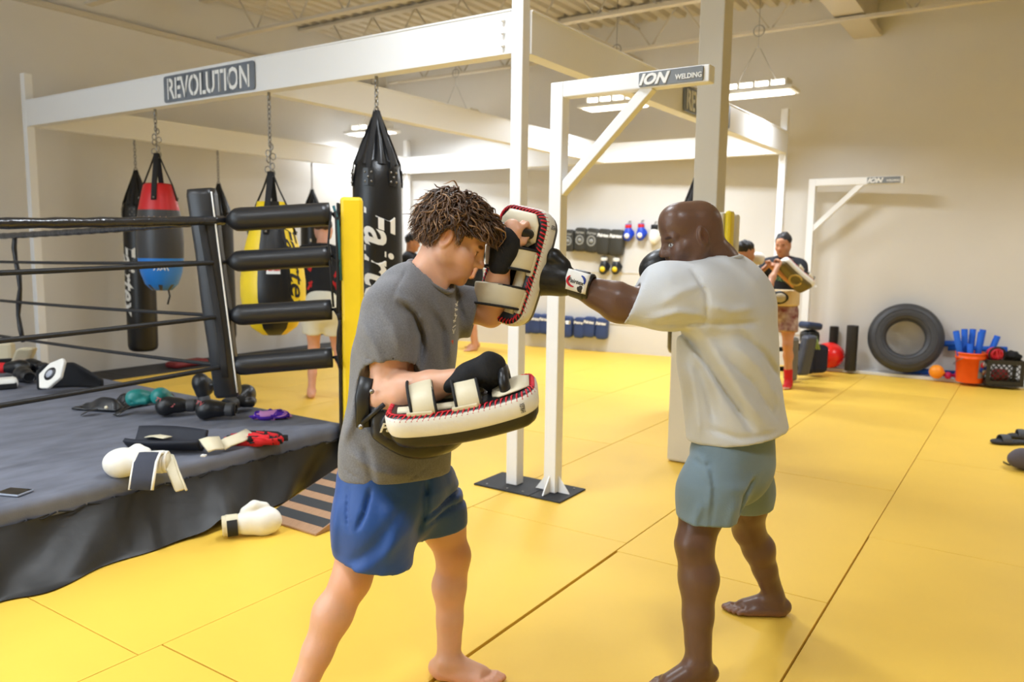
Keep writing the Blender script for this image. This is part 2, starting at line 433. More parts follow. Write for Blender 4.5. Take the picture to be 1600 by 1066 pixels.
wb = MB(); wb.add([(wall_x(YL+.2), YL+.2, -.05), (wall_x(YR-.2), YR-.2, -.05), (wall_x(YR-.2)+.2, YR-.2, -.05), (wall_x(YL+.2)+.2, YL+.2, -.05)]+
  [(wall_x(YL+.2), YL+.2, ZC+.3), (wall_x(YR-.2), YR-.2, ZC+.3), (wall_x(YR-.2)+.2, YR-.2, ZC+.3), (wall_x(YL+.2)+.2, YL+.2, ZC+.3)],
  [(3,2,1,0),(4,5,6,7),(0,1,5,4),(1,2,6,5),(2,3,7,6),(3,0,4,7)])
structure('wall_back', wb, M_WALL)
dr = MB()
for k in range(6): dr.box((XF+.002, 1.7+k*.98, .3), (XF+.05, 1.76+k*.98, 3.95))
for k in range(5): dr.box((XF+.002, 1.7, .3+k*.9), (XF+.05, 6.66, .36+k*.9))
dr.box((XF+.002, 1.7, .3), (XF+.012, 6.66, 3.95), 1)
structure('door_added', dr, [M_STEEL_W, mat('frosted_pane', (226, 234, 240), .3)])  # unseen door, added to give the daylight lamp a source
structure('wall_right', MB().box((XF-.2, YR-.15, -.05), (11.3, YR, ZC+.3)), M_WALL)
structure('wall_front', MB().box((XF-.15, YR-.15, -.05), (XF, YL+.15, ZC+.3)), M_WALL)
# low white ledge along the right half of the back wall
structure('trim_1', MB().add([(10.03, 2.25, .0), (10.03, -3, .0), (wall_x(-3)-.002, -3, .0), (wall_x(2.25)-.002, 2.25, 0), (10.03, 2.25, .035), (10.03, -3, .035), (wall_x(-3)-.002, -3, .035), (wall_x(2.25)-.002, 2.25, .035)],
  [(3,2,1,0),(4,5,6,7),(0,1,5,4),(1,2,6,5),(2,3,7,6),(3,0,4,7)]), mat('ledge_white', (232, 232, 230), .5), bevel=.004)
# two battens where the wall boards meet behind the hanging gear
def batten(name, za):
    structure(name, MB().beam((wall_x(8.0)-.006, 8.0, za), (wall_x(2.4)-.006, 2.4, za), .012, .02), M_WALL)
batten('trim_2', .41); batten('trim_3', 1.12)
# roof deck: corrugated steel, ribs along X
dk = MB(); prof = []; y = YR-.1
while y < YL+.2:
    prof += [(y, ZC), (y+.09, ZC), (y+.115, ZC+.06), (y+.165, ZC+.06)]; y += .19
vs = [(x, yy, z) for x in (XF-.2, 11.3) for yy, z in prof]; n = len(prof)
dk.add(vs, [(i, i+1, n+i+1, n+i) for i in range(n-1)])
dk.box((XF-.2, YR-.1, ZC+.2), (11.3, YL+.2, ZC+.25))
structure('ceiling', dk, M_CEIL)
def joist(x):
    j = MB(); za, zb = 3.90, ZC-.04
    j.beam((x, YR, zb), (x, YL, zb), .11, .035); j.beam((x, YR+.1, za), (x, YL-.3, za), .09, .03)
    y = YR+.1; up = False; step = .36; p = (x, y, za)
    while y < YL-.3-step:
        y += step; up = not up; q = (x, y, zb if up else za); j.tube([p, q], .0105, 5); p = q
    j.tube([p, (x, YL, zb)], .011, 5)
    return structure('ceiling_joist', j, M_CEIL)
for x in (.3, 1.75, 3.2, 4.62, 6.2, 7.75, 9.2): joist(x)
for y in (.1, 4.6): structure('ceiling_bridging', MB().beam((XF, y, 3.93), (wall_x(y), y, 3.93), .03, .03).beam((XF, y+.05, ZC-.08), (wall_x(y), y+.05, ZC-.08), .03, .03), M_CEIL)
gd = MB()
gd.box((XF, 1.72, 3.94), (wall_x(1.9), 2.02, 4.0)).box((XF, 1.78, 4.0), (wall_x(1.9), 1.96, 4.36)).box((XF, 1.72, 4.33), (wall_x(1.9), 2.02, 4.38))
structure('ceiling_girder', gd, M_CEIL)
structure('ceiling_ledger', MB().beam((XF, YL-.03, 3.86), (wall_x(YL), YL-.03, 3.86), .06, .05), M_CEIL)
# steel column
structure('support_column', MB().box((5.08, 1.785, 0), (5.245, 1.95, 3.94)).box((5.03, 1.73, 3.9), (5.30, 2.0, 3.945)), M_STEEL_C, bevel=.006)
pad = thing('column_pad', 'tall beige wall pad with a yellow edge wrapped around the cream column', 'pad', (5.16, 1.87, 0))
pb = MB(); pb.box((4.985, 1.70, .005), (5.07, 2.03, 1.69)).box((5.255, 1.70, .005), (5.33, 2.03, 1.69)).box((5.07, 1.96, .005), (5.255, 2.03, 1.69))
pb.build('pad_panel', mat('pad_beige', (214, 210, 198), .5, bump=.05), pad, bevel=.018)
MB().box((4.99, 1.655, .005), (5.075, 1.698, 1.70)).build('edge_panel', mat('pad_yellow', (222, 200, 40), .5, bump=.05), pad, bevel=.018)

# ------------------------------------------------------------------ high-bay lamps
def lamp_fixture(x, y, z, label, shown=True, grp=None):
    t = thing('highbay_light', label, 'light', (x, y, z), group=grp)
    hb = MB(); hb.box((-.12, -.36, .0), (.12, .36, .045)).box((-.17, -.40, -.01), (-.12, .40, .025)).box((.12, -.40, -.01), (.17, .40, .025)).box((-.12, -.40, -.01), (.12, -.36, .025)).box((-.12, .36, -.01), (.12, .40, .025)); 
    for k in range(5): hb.box((-.10, -.32+k*.16-.012, .045), (.10, -.32+k*.16+.012, .115))
    hb.build('housing', M_LAMPBODY, t, world=False, bevel=.004)
    MB().box((-.118, -.358, -.022), (.118, .358, -.0005)).build('lens', M_LENS, t, world=False, bevel=.01)
    for k in range(4):
        MB().box((-.075, -.30+k*.16, .055), (.075, -.18+k*.16, .105)).build('uplight', M_LENS, t, world=False, bevel=.015)
    if shown:
        c = MB(); h = ZC-z
        c.tube([(0, .2, .11), (0, .02, .45)], .003, 5).tube([(0, -.2, .11), (0, -.02, .45)], .003, 5).tube([(0, 0, .45), (0, 0, h)], .004, 5)
        c.tube([(0, .055*math.cos(a), .62+.055*math.sin(a)) for a in [2*PI*i/14 for i in range(14)]], .006, 6, closed=True)
        c.build('hanger_wire', M_CHROME, t, world=False)
    area_lamp('highbay_glow', (x, y, z-.03), .3, .75, LAMP_W*((1.1 if y > 6 else 1.9) if shown else 1), spread=165 if shown else 140)
    return t
for (x, y, z), lb in zip(FIXTURES, ('white high-bay light hanging right of the cream column', 'white high-bay light seen behind the diagonal brace of the near steel arm stand', 'white high-bay light hanging left of the central white post, over the middle beam', 'white high-bay light seen behind the chain of the big black punching bag')):
    lamp_fixture(x, y, z, lb)
for x, y, z in FIXTURES_ADDED: lamp_fixture(x, y, z, 'added high-bay light out of view, there to brighten the hall', False, 'added high-bay lights out of view')

# ------------------------------------------------------------------ bag rig of white steel
rig = thing('bag_rig', 'large white steel frame of posts and beams that carries the punching bags', 'steel frame', (3.9, 2.6, 0))
def post(x, y, top, w=.078): return MB().box((x-w/2, y-w/2, .012), (x+w/2, y+w/2, top)).build('post', M_STEEL_W, rig, bevel=.006)
RX, RY0, RY1, BX = 3.91, 2.57, 8.24, 9.40
for x, y in ((RX, RY0), (RX, RY1+.06), (BX, RY0-.03), (BX-.02, RY1)): post(x, y, 3.06)
def ibeam(a, b, wide=.10):
    a = Vector(a); b = Vector(b); m = MB(); z0, z1 = 2.548, 2.80
    m.beam(a+Vector((0, 0, z1-.006)), b+Vector((0, 0, z1-.006)), wide+.012, .012); m.beam(a+Vector((0, 0, (z0+z1)/2)), b+Vector((0, 0, (z0+z1)/2)), wide, z1-z0-.012)
    return m.build('beam', M_STEEL_W, rig, bevel=.003)
ibeam((RX+.012, RY0+.04, 0), (RX+.012, RY1+.02, 0)); ibeam((BX, RY0+.01, 0), (BX-.02, RY1-.04, 0))
ibeam((RX+.04, RY0, 0), (BX-.04, RY0-.03, 0)); ibeam((RX+.04, RY1+.03, 0), (BX-.06, RY1, 0)); ibeam((RX+.06, 4.86, 0), (BX-.05, 4.86, 0))
for z in (2.60, 2.67, 2.74): MB().tube([(RX-.06, RY0+.09, z), (RX-.04, RY0+.09, z)], .011, 6).build('bolt', M_STEEL_W, rig)
def sign(parent, word, ctr, ax, ay, w, h, letters, plate_mat, name='sign_plate', letter_mat=None, border=True):
    """flat steel plate lying on ax (reading direction), ay (up); letters: list of (text, size, sx, shear, bold, dx, dy)"""
    ax = Vector(ax).normalized(); ay = Vector(ay).normalized(); az = ax.cross(ay); m = mat4((ax, ay, az), ctr)
    pl = MB(); r = h*.1
    out = [(cx*(w/2-r)+r*math.cos(a), cy*(h/2-r)+r*math.sin(a)) for cx, cy, a0 in ((1,1,0),(-1,1,PI/2),(-1,-1,PI),(1,-1,1.5*PI)) for a in (a0, a0+PI/4, a0+PI/2)]
    pl.slab(out, .008, m); p = pl.build(name, plate_mat, parent)
    lt = MB()
    for tx, size, sx, sh, bold, dx, dy in letters:
        vs, fs = text_shape(tx, size, .002, sh, bold, sx); lt.add([m @ (v+Vector((dx, dy, .0065))) for v in vs], fs)
    lt.build('lettering', letter_mat or M_PRINT_W, p)
    return p, m
def revolution(ctr, ax):
    p, m = sign(rig, 'REVOLUTION', ctr, ax, (0, 0, 1), 1.12, .205, [('REVOLUTION', .225, .74, 0, .004, 0, 0)], M_SIGN)
    for k in range(10): MB().box((-.49+k*.108, -.085, .0085), (-.482+k*.108, .085, .0105), mat=m).build('stencil_bridge', M_SIGN, p)
    return p
c1 = (onX(257, 143, RX-.05)+onX(397, 121, RX-.05))/2
s1 = revolution((RX-.0475, c1[1], 2.672), (0, -1, 0))
revolution((6.78, RY0-.078, 2.672), (1, -.005, 0))
# rubber plates under the near posts
bp = thing('base_mat', 'black rubber base plate under the central white posts', 'rubber plate', (3.9, 2.46, 0))
MB().box((3.765, 2.165, .001), (4.075, 2.37, .011)).build('plate', M_RUBBER, bp, bevel=.003)
MB().box((3.765, 2.374, .001), (4.075, 2.775, .011)).build('plate', M_RUBBER, bp, bevel=.003)
for x, y in ((3.80, 2.70), (3.80, 2.55), (3.84, 2.30), (4.03, 2.22), (3.80, 2.44)): MB().lathe([(.007, .0105), (.006, .0145)], (x, y, 0), 8).build('screw', M_CHROME, bp)
def arm_stand(x, y, top, length, label, sw):
    t = thing('arm_stand', label, 'steel stand', (x, y, 0)); w = .08
    MB().box((x-w/2, y-w/2, .014), (x+w/2, y+w/2, top)).build('post', M_STEEL_W, t, bevel=.006)
    MB().box((x-w/2, y-length, top-.085), (x+w/2, y-w/2, top)).build('arm', M_STEEL_W, t, bevel=.006)
    MB().beam((x, y-.02, top-.60), (x, y-.55, top-.07), .06, .06).build('brace', M_STEEL_W, t, bevel=.005)
    for dx, dy in ((0, 1), (0, -1), (-1, 0), (1, 0)):
        q = MB(); d = Vector((dx, dy, 0)); o = Vector((x, y, .014)); s = Vector((-dy, dx, 0))*.004
        a, b, c = o+d*.04, o+d*.115, o+d*.04+Vector((0, 0, .10))
        q.add([a-s, b-s, c-s, a+s, b+s, c+s], [(0,1,2), (5,4,3), (0,3,4,1), (1,4,5,2), (2,5,3,0)]); q.build('gusset', M_STEEL_W, t)
    MB().box((x-w/2-.02, y-.12, 1.02), (x-w/2, y-.10, 1.04)).build('peg', M_STEEL_W, t)
    sign(t, '', (x-w/2-.005, y-length+.03+sw/2, top-.0425), (0, -1, 0), (0, 0, 1), sw, .072,
         [('ION', .074, 1.12, .35, .0032, -.085*sw/.345, 0), ('WELDING', .034, .9, 0, .0008, .098*sw/.345, -.006)], mat('sign_grey', (122, 126, 130), .5))
    return t
arm_stand(3.91, 2.30, 2.362, .875, 'near white steel arm stand with a diagonal brace beside the central post', .345)
arm_stand(9.90, 2.31, 2.30, .98, 'far white steel arm stand in front of the back wall, left of the tyre', .345)
# ------------------------------------------------------------------ boxing ring
RZ, RYF, RXR = .33, 3.55, 3.48            # canvas height, near edge, right edge
ring = thing('boxing_ring', 'raised boxing ring with a black canvas, black ropes and a draped black skirt', 'boxing ring', (1.0, 5.6, 0))
MB().box((-1.45, RYF+.10, .01), (RXR-.10, 7.9, RZ-.03)).build('platform', mat('ring_frame', (40, 36, 32), .7), ring)
cv = MB(); r = .035
nx, ny = 60, 60
def edge_prof(s): # s in 0..1 -> inset, drop
    if s < .5: a = s/.5; return 0, -(.055)*(1-a)-r
    a = (s-.5)/.5*PI/2; return r*(1-math.cos(a)), -r*(1-math.sin(a))
rings = []
for s in [i/9 for i in range(10)]:
    ins, dz = edge_prof(s); rings.append((ins, RZ+dz))
def rect(ins, z, m=28):
    x0, x1, y0, y1 = -1.5+ins, RXR-ins, RYF+ins, 7.95-ins; P = []
    for (xa, ya), (xb, yb) in (((x0, y0), (x1, y0)), ((x1, y0), (x1, y1)), ((x1, y1), (x0, y1)), ((x0, y1), (x0, y0))):
        for i in range(m):
            t = i/m; P.append((xa+(xb-xa)*t, ya+(yb-ya)*t, z+.004*math.sin(9*(xa+(xb-xa)*t)+7*(ya+(yb-ya)*t))*(z < RZ-.01)))
    return P
vs = []; fs = []; m = 28*4
for ins, z in rings: vs += rect(ins, z)
for k in range(len(rings)-1):
    for i in range(m): fs.append((k*m+i, k*m+(i+1) % m, (k+1)*m+(i+1) % m, (k+1)*m+i))
fs.append(tuple((len(rings)-1)*m+i for i in range(m)))
cv.add(vs, fs, 0, True)
co = cv.build('canvas', M_CANVAS, ring)
lc = MB()
for k in range(34):
    x = -.9+k*.13; lc.tube([(x, RYF-.004, RZ-.075), (x+.06, RYF-.012, RZ-.088), (x+.12, RYF-.004, RZ-.075)], .004, 5)
lc.build('lacing', M_WEB_K, co)
rs = random.Random(5); FOLD = [(rs.uniform(2.2, 9), rs.uniform(0, 6.3), rs.uniform(.3, 1)) for _ in range(7)]
def fold(t): return sum(a*math.sin(f*t+p) for f, p, a in FOLD)/3.2
def skirt_front(u, v):
    x = -1.5+4.98*u; dr = v**1.25
    bulge = .17*dr if x < 2.35 else .17*dr*max(.25, 1-(x-2.35)*.9)
    w = .040*fold(x*1.7+.6*v)*(.25+dr)+.018*math.sin(x*23+3*math.sin(x*5)+2*v)*(.6-.3*v)
    ends = .07*math.exp(-((x-1.42)/.16)**2)*dr
    z = RZ-.075-(RZ-.075)*v
    lift = .035*max(0, fold(x*1.1+2.2))*dr*(1 if x > 1.75 else .2)+ (.05*math.exp(-((x-2.42)/.10)**2))*dr
    return (x+.03*fold(x+4)*dr, RYF-.012-bulge-ends-w, max(.006, z+lift))
M_SKIRT = mat('skirt_vinyl', (38, 38, 38), .44, bump=.18, bscale=14, spec=.45, var=.15, vscale=4)
MB().grid(skirt_front, 260, 26).build('skirt', M_SKIRT, ring)
def skirt_side(u, v):
    y = RYF+.0+4.3*u; return (RXR+.012+.07*v+.02*fold(y*1.5)*v, y, max(.006, (RZ-.075)*(1-v)))
MB().grid(skirt_side, 120, 10).build('skirt', M_SKIRT, ring)
# near corner: steel post under a yellow cover
yx, yy = 3.445, 3.485
MB().box((yx-.025, yy-.025, .0), (yx+.025, yy+.025, 1.68)).build('corner_post', mat('post_dark', (40, 40, 44), .5), ring)
yc = MB(); rm = Matrix.Translation((yx+.01, yy-.01, 0)) @ Matrix.Rotation(math.radians(-47), 4, 'Z')
yc.box((-.066, -.05, .10), (.066, .085, 1.735), mat=rm); yc.build('post_cover', M_YEL, ring, bevel=.02)
kc = MB(); kc.box((-.088, -.045, .10), (-.071, .08, 1.70), mat=rm); kc.build('cover_back', M_VINYL_K, ring, bevel=.005)
CX, CY = 2.95, 4.02
RH = (1.585, 1.34, 1.02, .716); YH = (1.635, 1.385, 1.06, .765)
NEAR0 = (1.527, 1.311, .998, .69); FAR0 = (1.47, 1.279, .972, .687)
M_ROPE = mat('rope_black', (26, 27, 30), .5, bump=.2, bscale=80); M_TAPE = mat('rope_tape', (34, 35, 40), .22, bump=.5, bscale=28, spec=.7)
for i in range(4):
    rr = .0265 if i == 0 else .0135
    def sag(p, q, n=24, d=.02, wob=0.): return [(p[0]+(q[0]-p[0])*t, p[1]+(q[1]-p[1])*t, p[2]+(q[2]-p[2])*t-d*4*t*(1-t)) for t in [k/n for k in range(n+1)]]
    zb = RH[i]+(NEAR0[i]-RH[i])*(CX+1.45)/1.22*.55
    pts = sag((CX, CY, RH[i]), (-1.45, CY, zb), 60, .03)
    # make the rope pass the measured sag near the frame's edge
    MB().tube(pts, [rr*(1+(.10*math.sin(k*2.1) if i == 0 else 0)) for k in range(len(pts))], 12).build('rope', M_TAPE if i == 0 else M_ROPE, ring)
    pts = sag((CX, CY, RH[i]), (CX, 7.5, FAR0[i]), 60, .012)
    MB().tube(pts, [(.0235 if i == 0 else .0115)*(1+(.10*math.sin(k*2.3) if i == 0 else 0)) for k in range(len(pts))], 10).build('rope', M_TAPE if i == 0 else M_ROPE, ring)
    a = Vector((CX, CY, RH[i])); b = Vector((yx-.07, yy+.06, YH[i])); d = b-a
    ts = [.02, .05, .08, .11, .16, .3, .5, .7, .9, .965, .97]; rad = [.016, .038, .054, .064, .067, .066, .066, .067, .067, .066, .02]
    pad_ = MB().tube([a+d*t for t in ts], [q*(.95 if i else 1.05) for q in rad], 20).build('turnbuckle_pad', M_VINYL_K, ring)
    MB().tube([b-d*.05, b+d*.09], .009, 8).tube([b+Vector((.0, .0, 0)), b+Vector((-.02, -.05, -.03)), b+Vector((.01, -.03, -.07))], .013, 8).build('turnbuckle', M_WEB_K, pad_)
# slanting corner pad with its strap and white piping
top = Vector((2.865, 4.10, 1.765)); bot = Vector((2.955, 4.028, .53)); ax = (top-bot).normalized()
vx = Vector(HR); vx = (vx-ax*vx.dot(ax)).normalized(); vy = ax.cross(vx)
cp = MB(); out = []
for t, w, dp in ((0, .062, .05), (.02, .07, .06), (.25, .07, .06), (.45, .075, .06), (.7, .07, .06), (.97, .075, .062), (1, .07, .05)):
    p = bot+(top-bot)*t; out.append([p+vx*w*sx+vy*dp*sy for sx, sy in ((-1,-.7),(-.7,-1),(.7,-1),(1,-.7),(1,.7),(.7,1),(-.7,1),(-1,.7))])
vs = [q for o in out for q in o]; fs = [(k*8+j, k*8+(j+1) % 8, k*8+8+(j+1) % 8, k*8+8+j) for k in range(len(out)-1) for j in range(8)]
fs += [tuple(reversed(range(8))), tuple((len(out)-1)*8+j for j in range(8))]
cpo = cp.add(vs, fs, 0, True).build('corner_pad', M_VINYL_K, ring)
tow = Vector(-HF)
MB().tube([bot+(top-bot)*t+vx*(.012+.012*math.sin(5*t))+tow*.067 for t in [.10+.07*k for k in range(12)]], .021, 8, flat=.16, up=tuple(tow)).build('strap', M_WEB_K, cpo)
MB().tube([bot+(top-bot)*(.02+.08*k)+vx*.072+tow*.045 for k in range(13)], .005, 6).build('piping', M_PRINT_W, cpo)
# ties between the far ropes and cords at the yellow post
for yy_ in (6.62,):
    pts = [(CX+.02, yy_+.03*math.sin(k*1.3), 1.50-k*.105) for k in range(9)]
    MB().tube(pts, [.017, .02, .016, .021, .016, .022, .016, .02, .016], 8).build('rope_tie', M_VINYL_K, ring)
q0 = np.array([yx-.075, yy+.05, 0])
def cord(pts, r, m, nm='cord'): MB().tube([Vector(tuple(p)) for p in pts], r, 6).build(nm, m, ring)
cord([J(521, 322, 4.75), J(528, 345, 4.73), J(530, 380, 4.73), J(533, 438, 4.74)], .008, mat('teal_cord', (46, 104, 112), .7))
cord([J(517, 330, 4.72), J(513, 380, 4.72), J(517, 430, 4.72), J(521, 480, 4.73)], .007, M_WEB_K)
cord([J(524, 330, 4.71), J(526, 380, 4.71), J(527, 440, 4.71), J(527, 490, 4.73)], .006, M_WEB_K)
cord([J(531, 500, 4.72), J(528, 520, 4.72), J(527, 545, 4.72), J(532, 575, 4.72)], .008, M_WEB_K)

# ------------------------------------------------------------------ ramp with grip strips
rp = thing('wooden_ramp', 'low plywood ramp with black grip strips beside the ring skirt', 'ramp', (2.95, 3.1, 0))
x0, x1, y0, y1, sl = 2.615, 3.36, 2.905, 3.315, .27
wd = MB(); z1 = sl*(x1-x0)+.012
wd.add([(x0, y0, .001), (x1, y0, .001), (x1, y1, .001), (x0, y1, .001), (x0, y0, .012), (x1, y0, z1), (x1, y1, z1), (x0, y1, .012)], [(3,2,1,0),(4,5,6,7),(0,1,5,4),(1,2,6,5),(2,3,7,6),(3,0,4,7)])
wd.build('wedge', M_WOOD, rp, bevel=.003)
for k in range(6):
    a = x0+.055+k*.12; b = a+.066
    za, zb = .0135+sl*(a-x0), .0135+sl*(b-x0)
    MB().add([(a, y0+.006, za-.004), (b, y0+.006, zb-.004), (b, y1-.006, zb-.004), (a, y1-.006, za-.004), (a, y0+.006, za), (b, y0+.006, zb), (b, y1-.006, zb), (a, y1-.006, za)], [(3,2,1,0),(4,5,6,7),(0,1,5,4),(1,2,6,5),(2,3,7,6),(3,0,4,7)]).build('grip_strip', M_GRIP, rp)
# ------------------------------------------------------------------ punching bags
def chain(p0, p1, name, parent, link=.034, r=.0035, m=None):
    p0 = Vector(p0); p1 = Vector(p1); L = (p1-p0).length; n = max(2, int(L/(link*.78))); mb = MB(); d = (p1-p0)/L
    x, y, _ = frame(d); st = L/n
    for k in range(n):
        c = p0+d*st*(k+.5); w = x if k % 2 else y; hl = st*.5+r*1.4
        mb.tube([c+d*hl*math.cos(a)*1.0+w*link*.30*math.sin(a) for a in [2*PI*i/10 for i in range(10)]], r, 5, closed=True)
    return mb.build(name, m or M_CHROME, parent)
def wrap(mb, word, size, radius_at, phi0, z0, turn=True, sx=1., shear=0., bold=0., mi=0, ctr=(0, 0), sh=None):
    """lettering laid on a round bag: reads down the bag when turn is set"""
    vs, fs = sh or text_shape(word, size, 0, shear, bold, sx)
    out = []
    for v in vs:
        a, b = (v.x, v.y)
        if turn: s, z = b, z0-a
        else: s, z = a, z0+b
        R = radius_at(z)+.0035; ph = phi0+s/R
        out.append((ctr[0]+R*math.cos(ph), ctr[1]+R*math.sin(ph), z))
    return mb.add(out, fs, mi)
CAMPHI = lambda x, y: math.atan2(-y, -x)      # the side of a bag that faces the hall's near end
def interp(prof):
    p_ = [q for i, q in enumerate(prof) if all(q[1] > o[1] for o in prof[:i]) and (q[0] > .01 or i == 0)]; zs = [q[1] for q in p_]; rs_ = [q[0] for q in p_]
    return lambda z: float(np.interp(z, zs, rs_))
def rivets(parent, R, ph, z, n5=True, m=None):
    mb = MB()
    for dp, dz in ((-.022, .03), (.022, .03), (0, 0), (-.022, -.03), (.022, -.03)):
        p = ph+dp/R; c = Vector((R*math.cos(p), R*math.sin(p), z+dz)); mb.sphere(c, .0075, 8)
    return mb.build('rivet_patch', m or M_CHROME, parent, world=False)
def heavy_bag(x, y, hook, neck, ztop, zbot, R, label, word=None, wphi=0., wz=None, wsize=.2, straps=8, mat_=None, fade=None):
    """tall bag: gathered cone of straps from the neck to ztop, then a straight body"""
    t = thing('heavy_bag', label, 'punching bag', (x, y, 0), group=None)
    H = ztop-zbot; ph0 = CAMPHI(x, y)
    prof = [(.001, zbot), (R*.72, zbot), (R*.93, zbot+.02), (R, zbot+.06), (R*1.01, zbot+H*.3), (R*.985, zbot+H*.8), (R*.97, ztop-.12), (R*.86, ztop), (R*.66, ztop+.03), (R*.60, ztop+.03)]
    b = MB().lathe(prof, n=40); bo = b.build('body', mat_ or M_LEATHER_K, t, world=False)
    cone = MB()
    def cf(u, v):
        a = 2*PI*u; z = ztop-.01+(neck-ztop+.01)*v; r = (R*.88*(1-v)+.022*v)*(1+.16*math.sin(straps*a)*math.sin(PI*min(1, v+.12))*(1-.3*v)); return (r*math.cos(a), r*math.sin(a), z)
    cone.grid(cf, 64, 10, closeu=True).build('gathered_top', mat_ or M_LEATHER_K, t, world=False)
    for k in range(6):
        a = ph0-.35+k*2*PI/6; d = Vector((math.cos(a), math.sin(a), 0)); up_ = Vector((0, 0, 1))
        s = MB(); P = [d*.012+up_*(neck+.03), d*R*.5+up_*((neck+ztop)/2+.02), d*(R*.93)+up_*ztop, d*(R*.985)+up_*(ztop-.12)]
        s.tube(P, .019, 8, flat=.2, up=tuple(d)); so = s.build('strap', M_WEB_K, t, world=False)
        MB().tube([d*(R*.975)+up_*(ztop-.04), d*(R*1.0)+up_*(ztop-.15)], .036, 4, flat=.16, up=tuple(d), smooth=False).build('strap_patch', mat_ or M_LEATHER_K, t, world=False)
        rivets(so, R*1.012, a, ztop-.095)
    chain((x, y, neck+.02), (x, y, hook-.02), 'chain', t, .042, .0045)
    MB().tube([(x+.02*math.sin(a), y, neck+.03+.026*math.cos(a)) for a in [2*PI*i/12 for i in range(12)]], .005, 6, closed=True).build('ring', M_CHROME, t)
    MB().tube([(x, y, hook-.05), (x, y, hook)], .011, 8).build('hook', M_CHROME, t)
    if word:
        mb = MB(); rad = interp([(R, -9), (R, zbot+.06), (R*1.01, zbot+H*.3), (R*.985, zbot+H*.8), (R*.97, ztop-.12), (R*.9, 9)])
        wrap(mb, word, wsize, rad, ph0+wphi, wz, True, .92, .35, .006); mb.build('lettering', M_PRINT_W, bo, world=False)
    return t
HB = 2.548
p = onX(588, 117, RX); heavy_bag(RX, p[1], HB, 2.30, 1.985, .30, .165, 'big black punching bag with white lettering right of the yellow ring post', 'Fairtex', .10, 1.29, .30)
p = onY(210, 222, 8.24); heavy_bag(p[0], 8.24, HB, 2.20, 1.87, .25, .155, 'tall black punching bag with white lettering, leftmost of the hanging bags', 'Fairtex', -.95, 1.05, .30)
p = onY(340, 240, 8.24); heavy_bag(p[0], 8.24, HB, 2.13, 1.80, .28, .155, 'tall black punching bag half hidden behind the slanting ring corner pad', None)
p = onY(487, 258, 8.24); heavy_bag(p[0], 8.24, HB, 2.16, 1.84, .22, .165, 'black punching bag with white lettering behind the upright man in patterned shirt', 'Fairtex', .42, 1.12, .30)
heavy_bag(6.72, 2.54, HB, 2.10, 1.60, .51, .21, 'black punching bag hanging behind the cream column', None)
def drop_bag(x, y, hook, prof, label, mats, mis, strap_m, nstrap, neck, R0, z0, zpatch):
    t = thing('teardrop_bag', label, 'punching bag', (x, y, 0)); ph0 = CAMPHI(x, y)
    bo = MB().lathe(prof, n=48, mis=mis).build('body', mats, t, world=False)
    rad = interp(prof)
    for k in range(nstrap):
        a = ph0-.25+k*2*PI/nstrap; d = Vector((math.cos(a), math.sin(a), 0)); up_ = Vector((0, 0, 1))
        MB().tube([d*.012+up_*neck, d*R0*.55+up_*((neck+z0)/2), d*(rad(z0)+.004)+up_*z0, d*(rad(zpatch)+.006)+up_*zpatch], .022, 8, flat=.2, up=tuple(d)).build('strap', strap_m, t, world=False)
        MB().sphere(d*(rad(zpatch+.02)+.014)+up_*(zpatch+.02), .009, 8).build('rivet', M_CHROME, t, world=False)
    chain((x, y, neck+.18), (x, y, hook-.02), 'chain', t, .04, .0045)
    cl = MB()
    for k in range(9):
        a = k*2.4; cl.tube([(x+.02*math.cos(a)+.020*math.sin(q)*math.cos(a), y+.02*math.sin(a)+.020*math.sin(q)*math.sin(a), neck-.01+.024*k+.024*math.cos(q)) for q in [2*PI*i/8 for i in range(8)]], .0048, 5, closed=True)
    cl.build('gathered_chain', M_CHROME, t); MB().tube([(x, y, hook-.06), (x, y, hook)], .011, 8).build('hook', M_CHROME, t)
    return t, bo, rad, ph0
# red, black and blue bag
y2 = onX(242, 168, RX)[1]
pr = [(.001, 1.045), (.08, 1.05), (.13, 1.10), (.165, 1.20), (.182, 1.32), (.187, 1.45), (.18, 1.60), (.163, 1.72), (.14, 1.82), (.115, 1.925), (.10, 1.94), (.09, 1.92), (.001, 1.92)]
def mis2(i, u):
    z = (pr[i][1]+pr[i+1][1])/2 if i+1 < len(pr) else pr[i][1]
    if z < 1.14: return 2 if int(u*24) % 3 else 1
    if z < 1.27: return 2
    if z > 1.70: return 0
    return 1
t2, b2, rad2, ph2 = drop_bag(RX, y2, HB, pr, 'short red, black and blue teardrop bag hanging from the front beam', [M_RED, mat('grey_leather', (58, 58, 60), .4, bump=.1), M_BLUE], mis2, M_WEB_K, 4, 2.19, .11, 1.93, 1.80)
mb = MB(); wrap(mb, '', .05, rad2, ph2, 1.235, False, sh=strokes(5, .04, 4)); mb.build('lettering', M_PRINT_W, b2, world=False)
MB().lathe([(.1815, 1.60), (.171, 1.665)], n=24).build('band', mat('tan_band', (196, 150, 128), .6), b2, world=False)
MB().tube([(RX+.01, y2-.07, 1.07), (RX+.02, y2-.075, 1.0), (RX, y2-.07, .93)], .007, 6).build('loose_cord', M_WEB_K, t2)
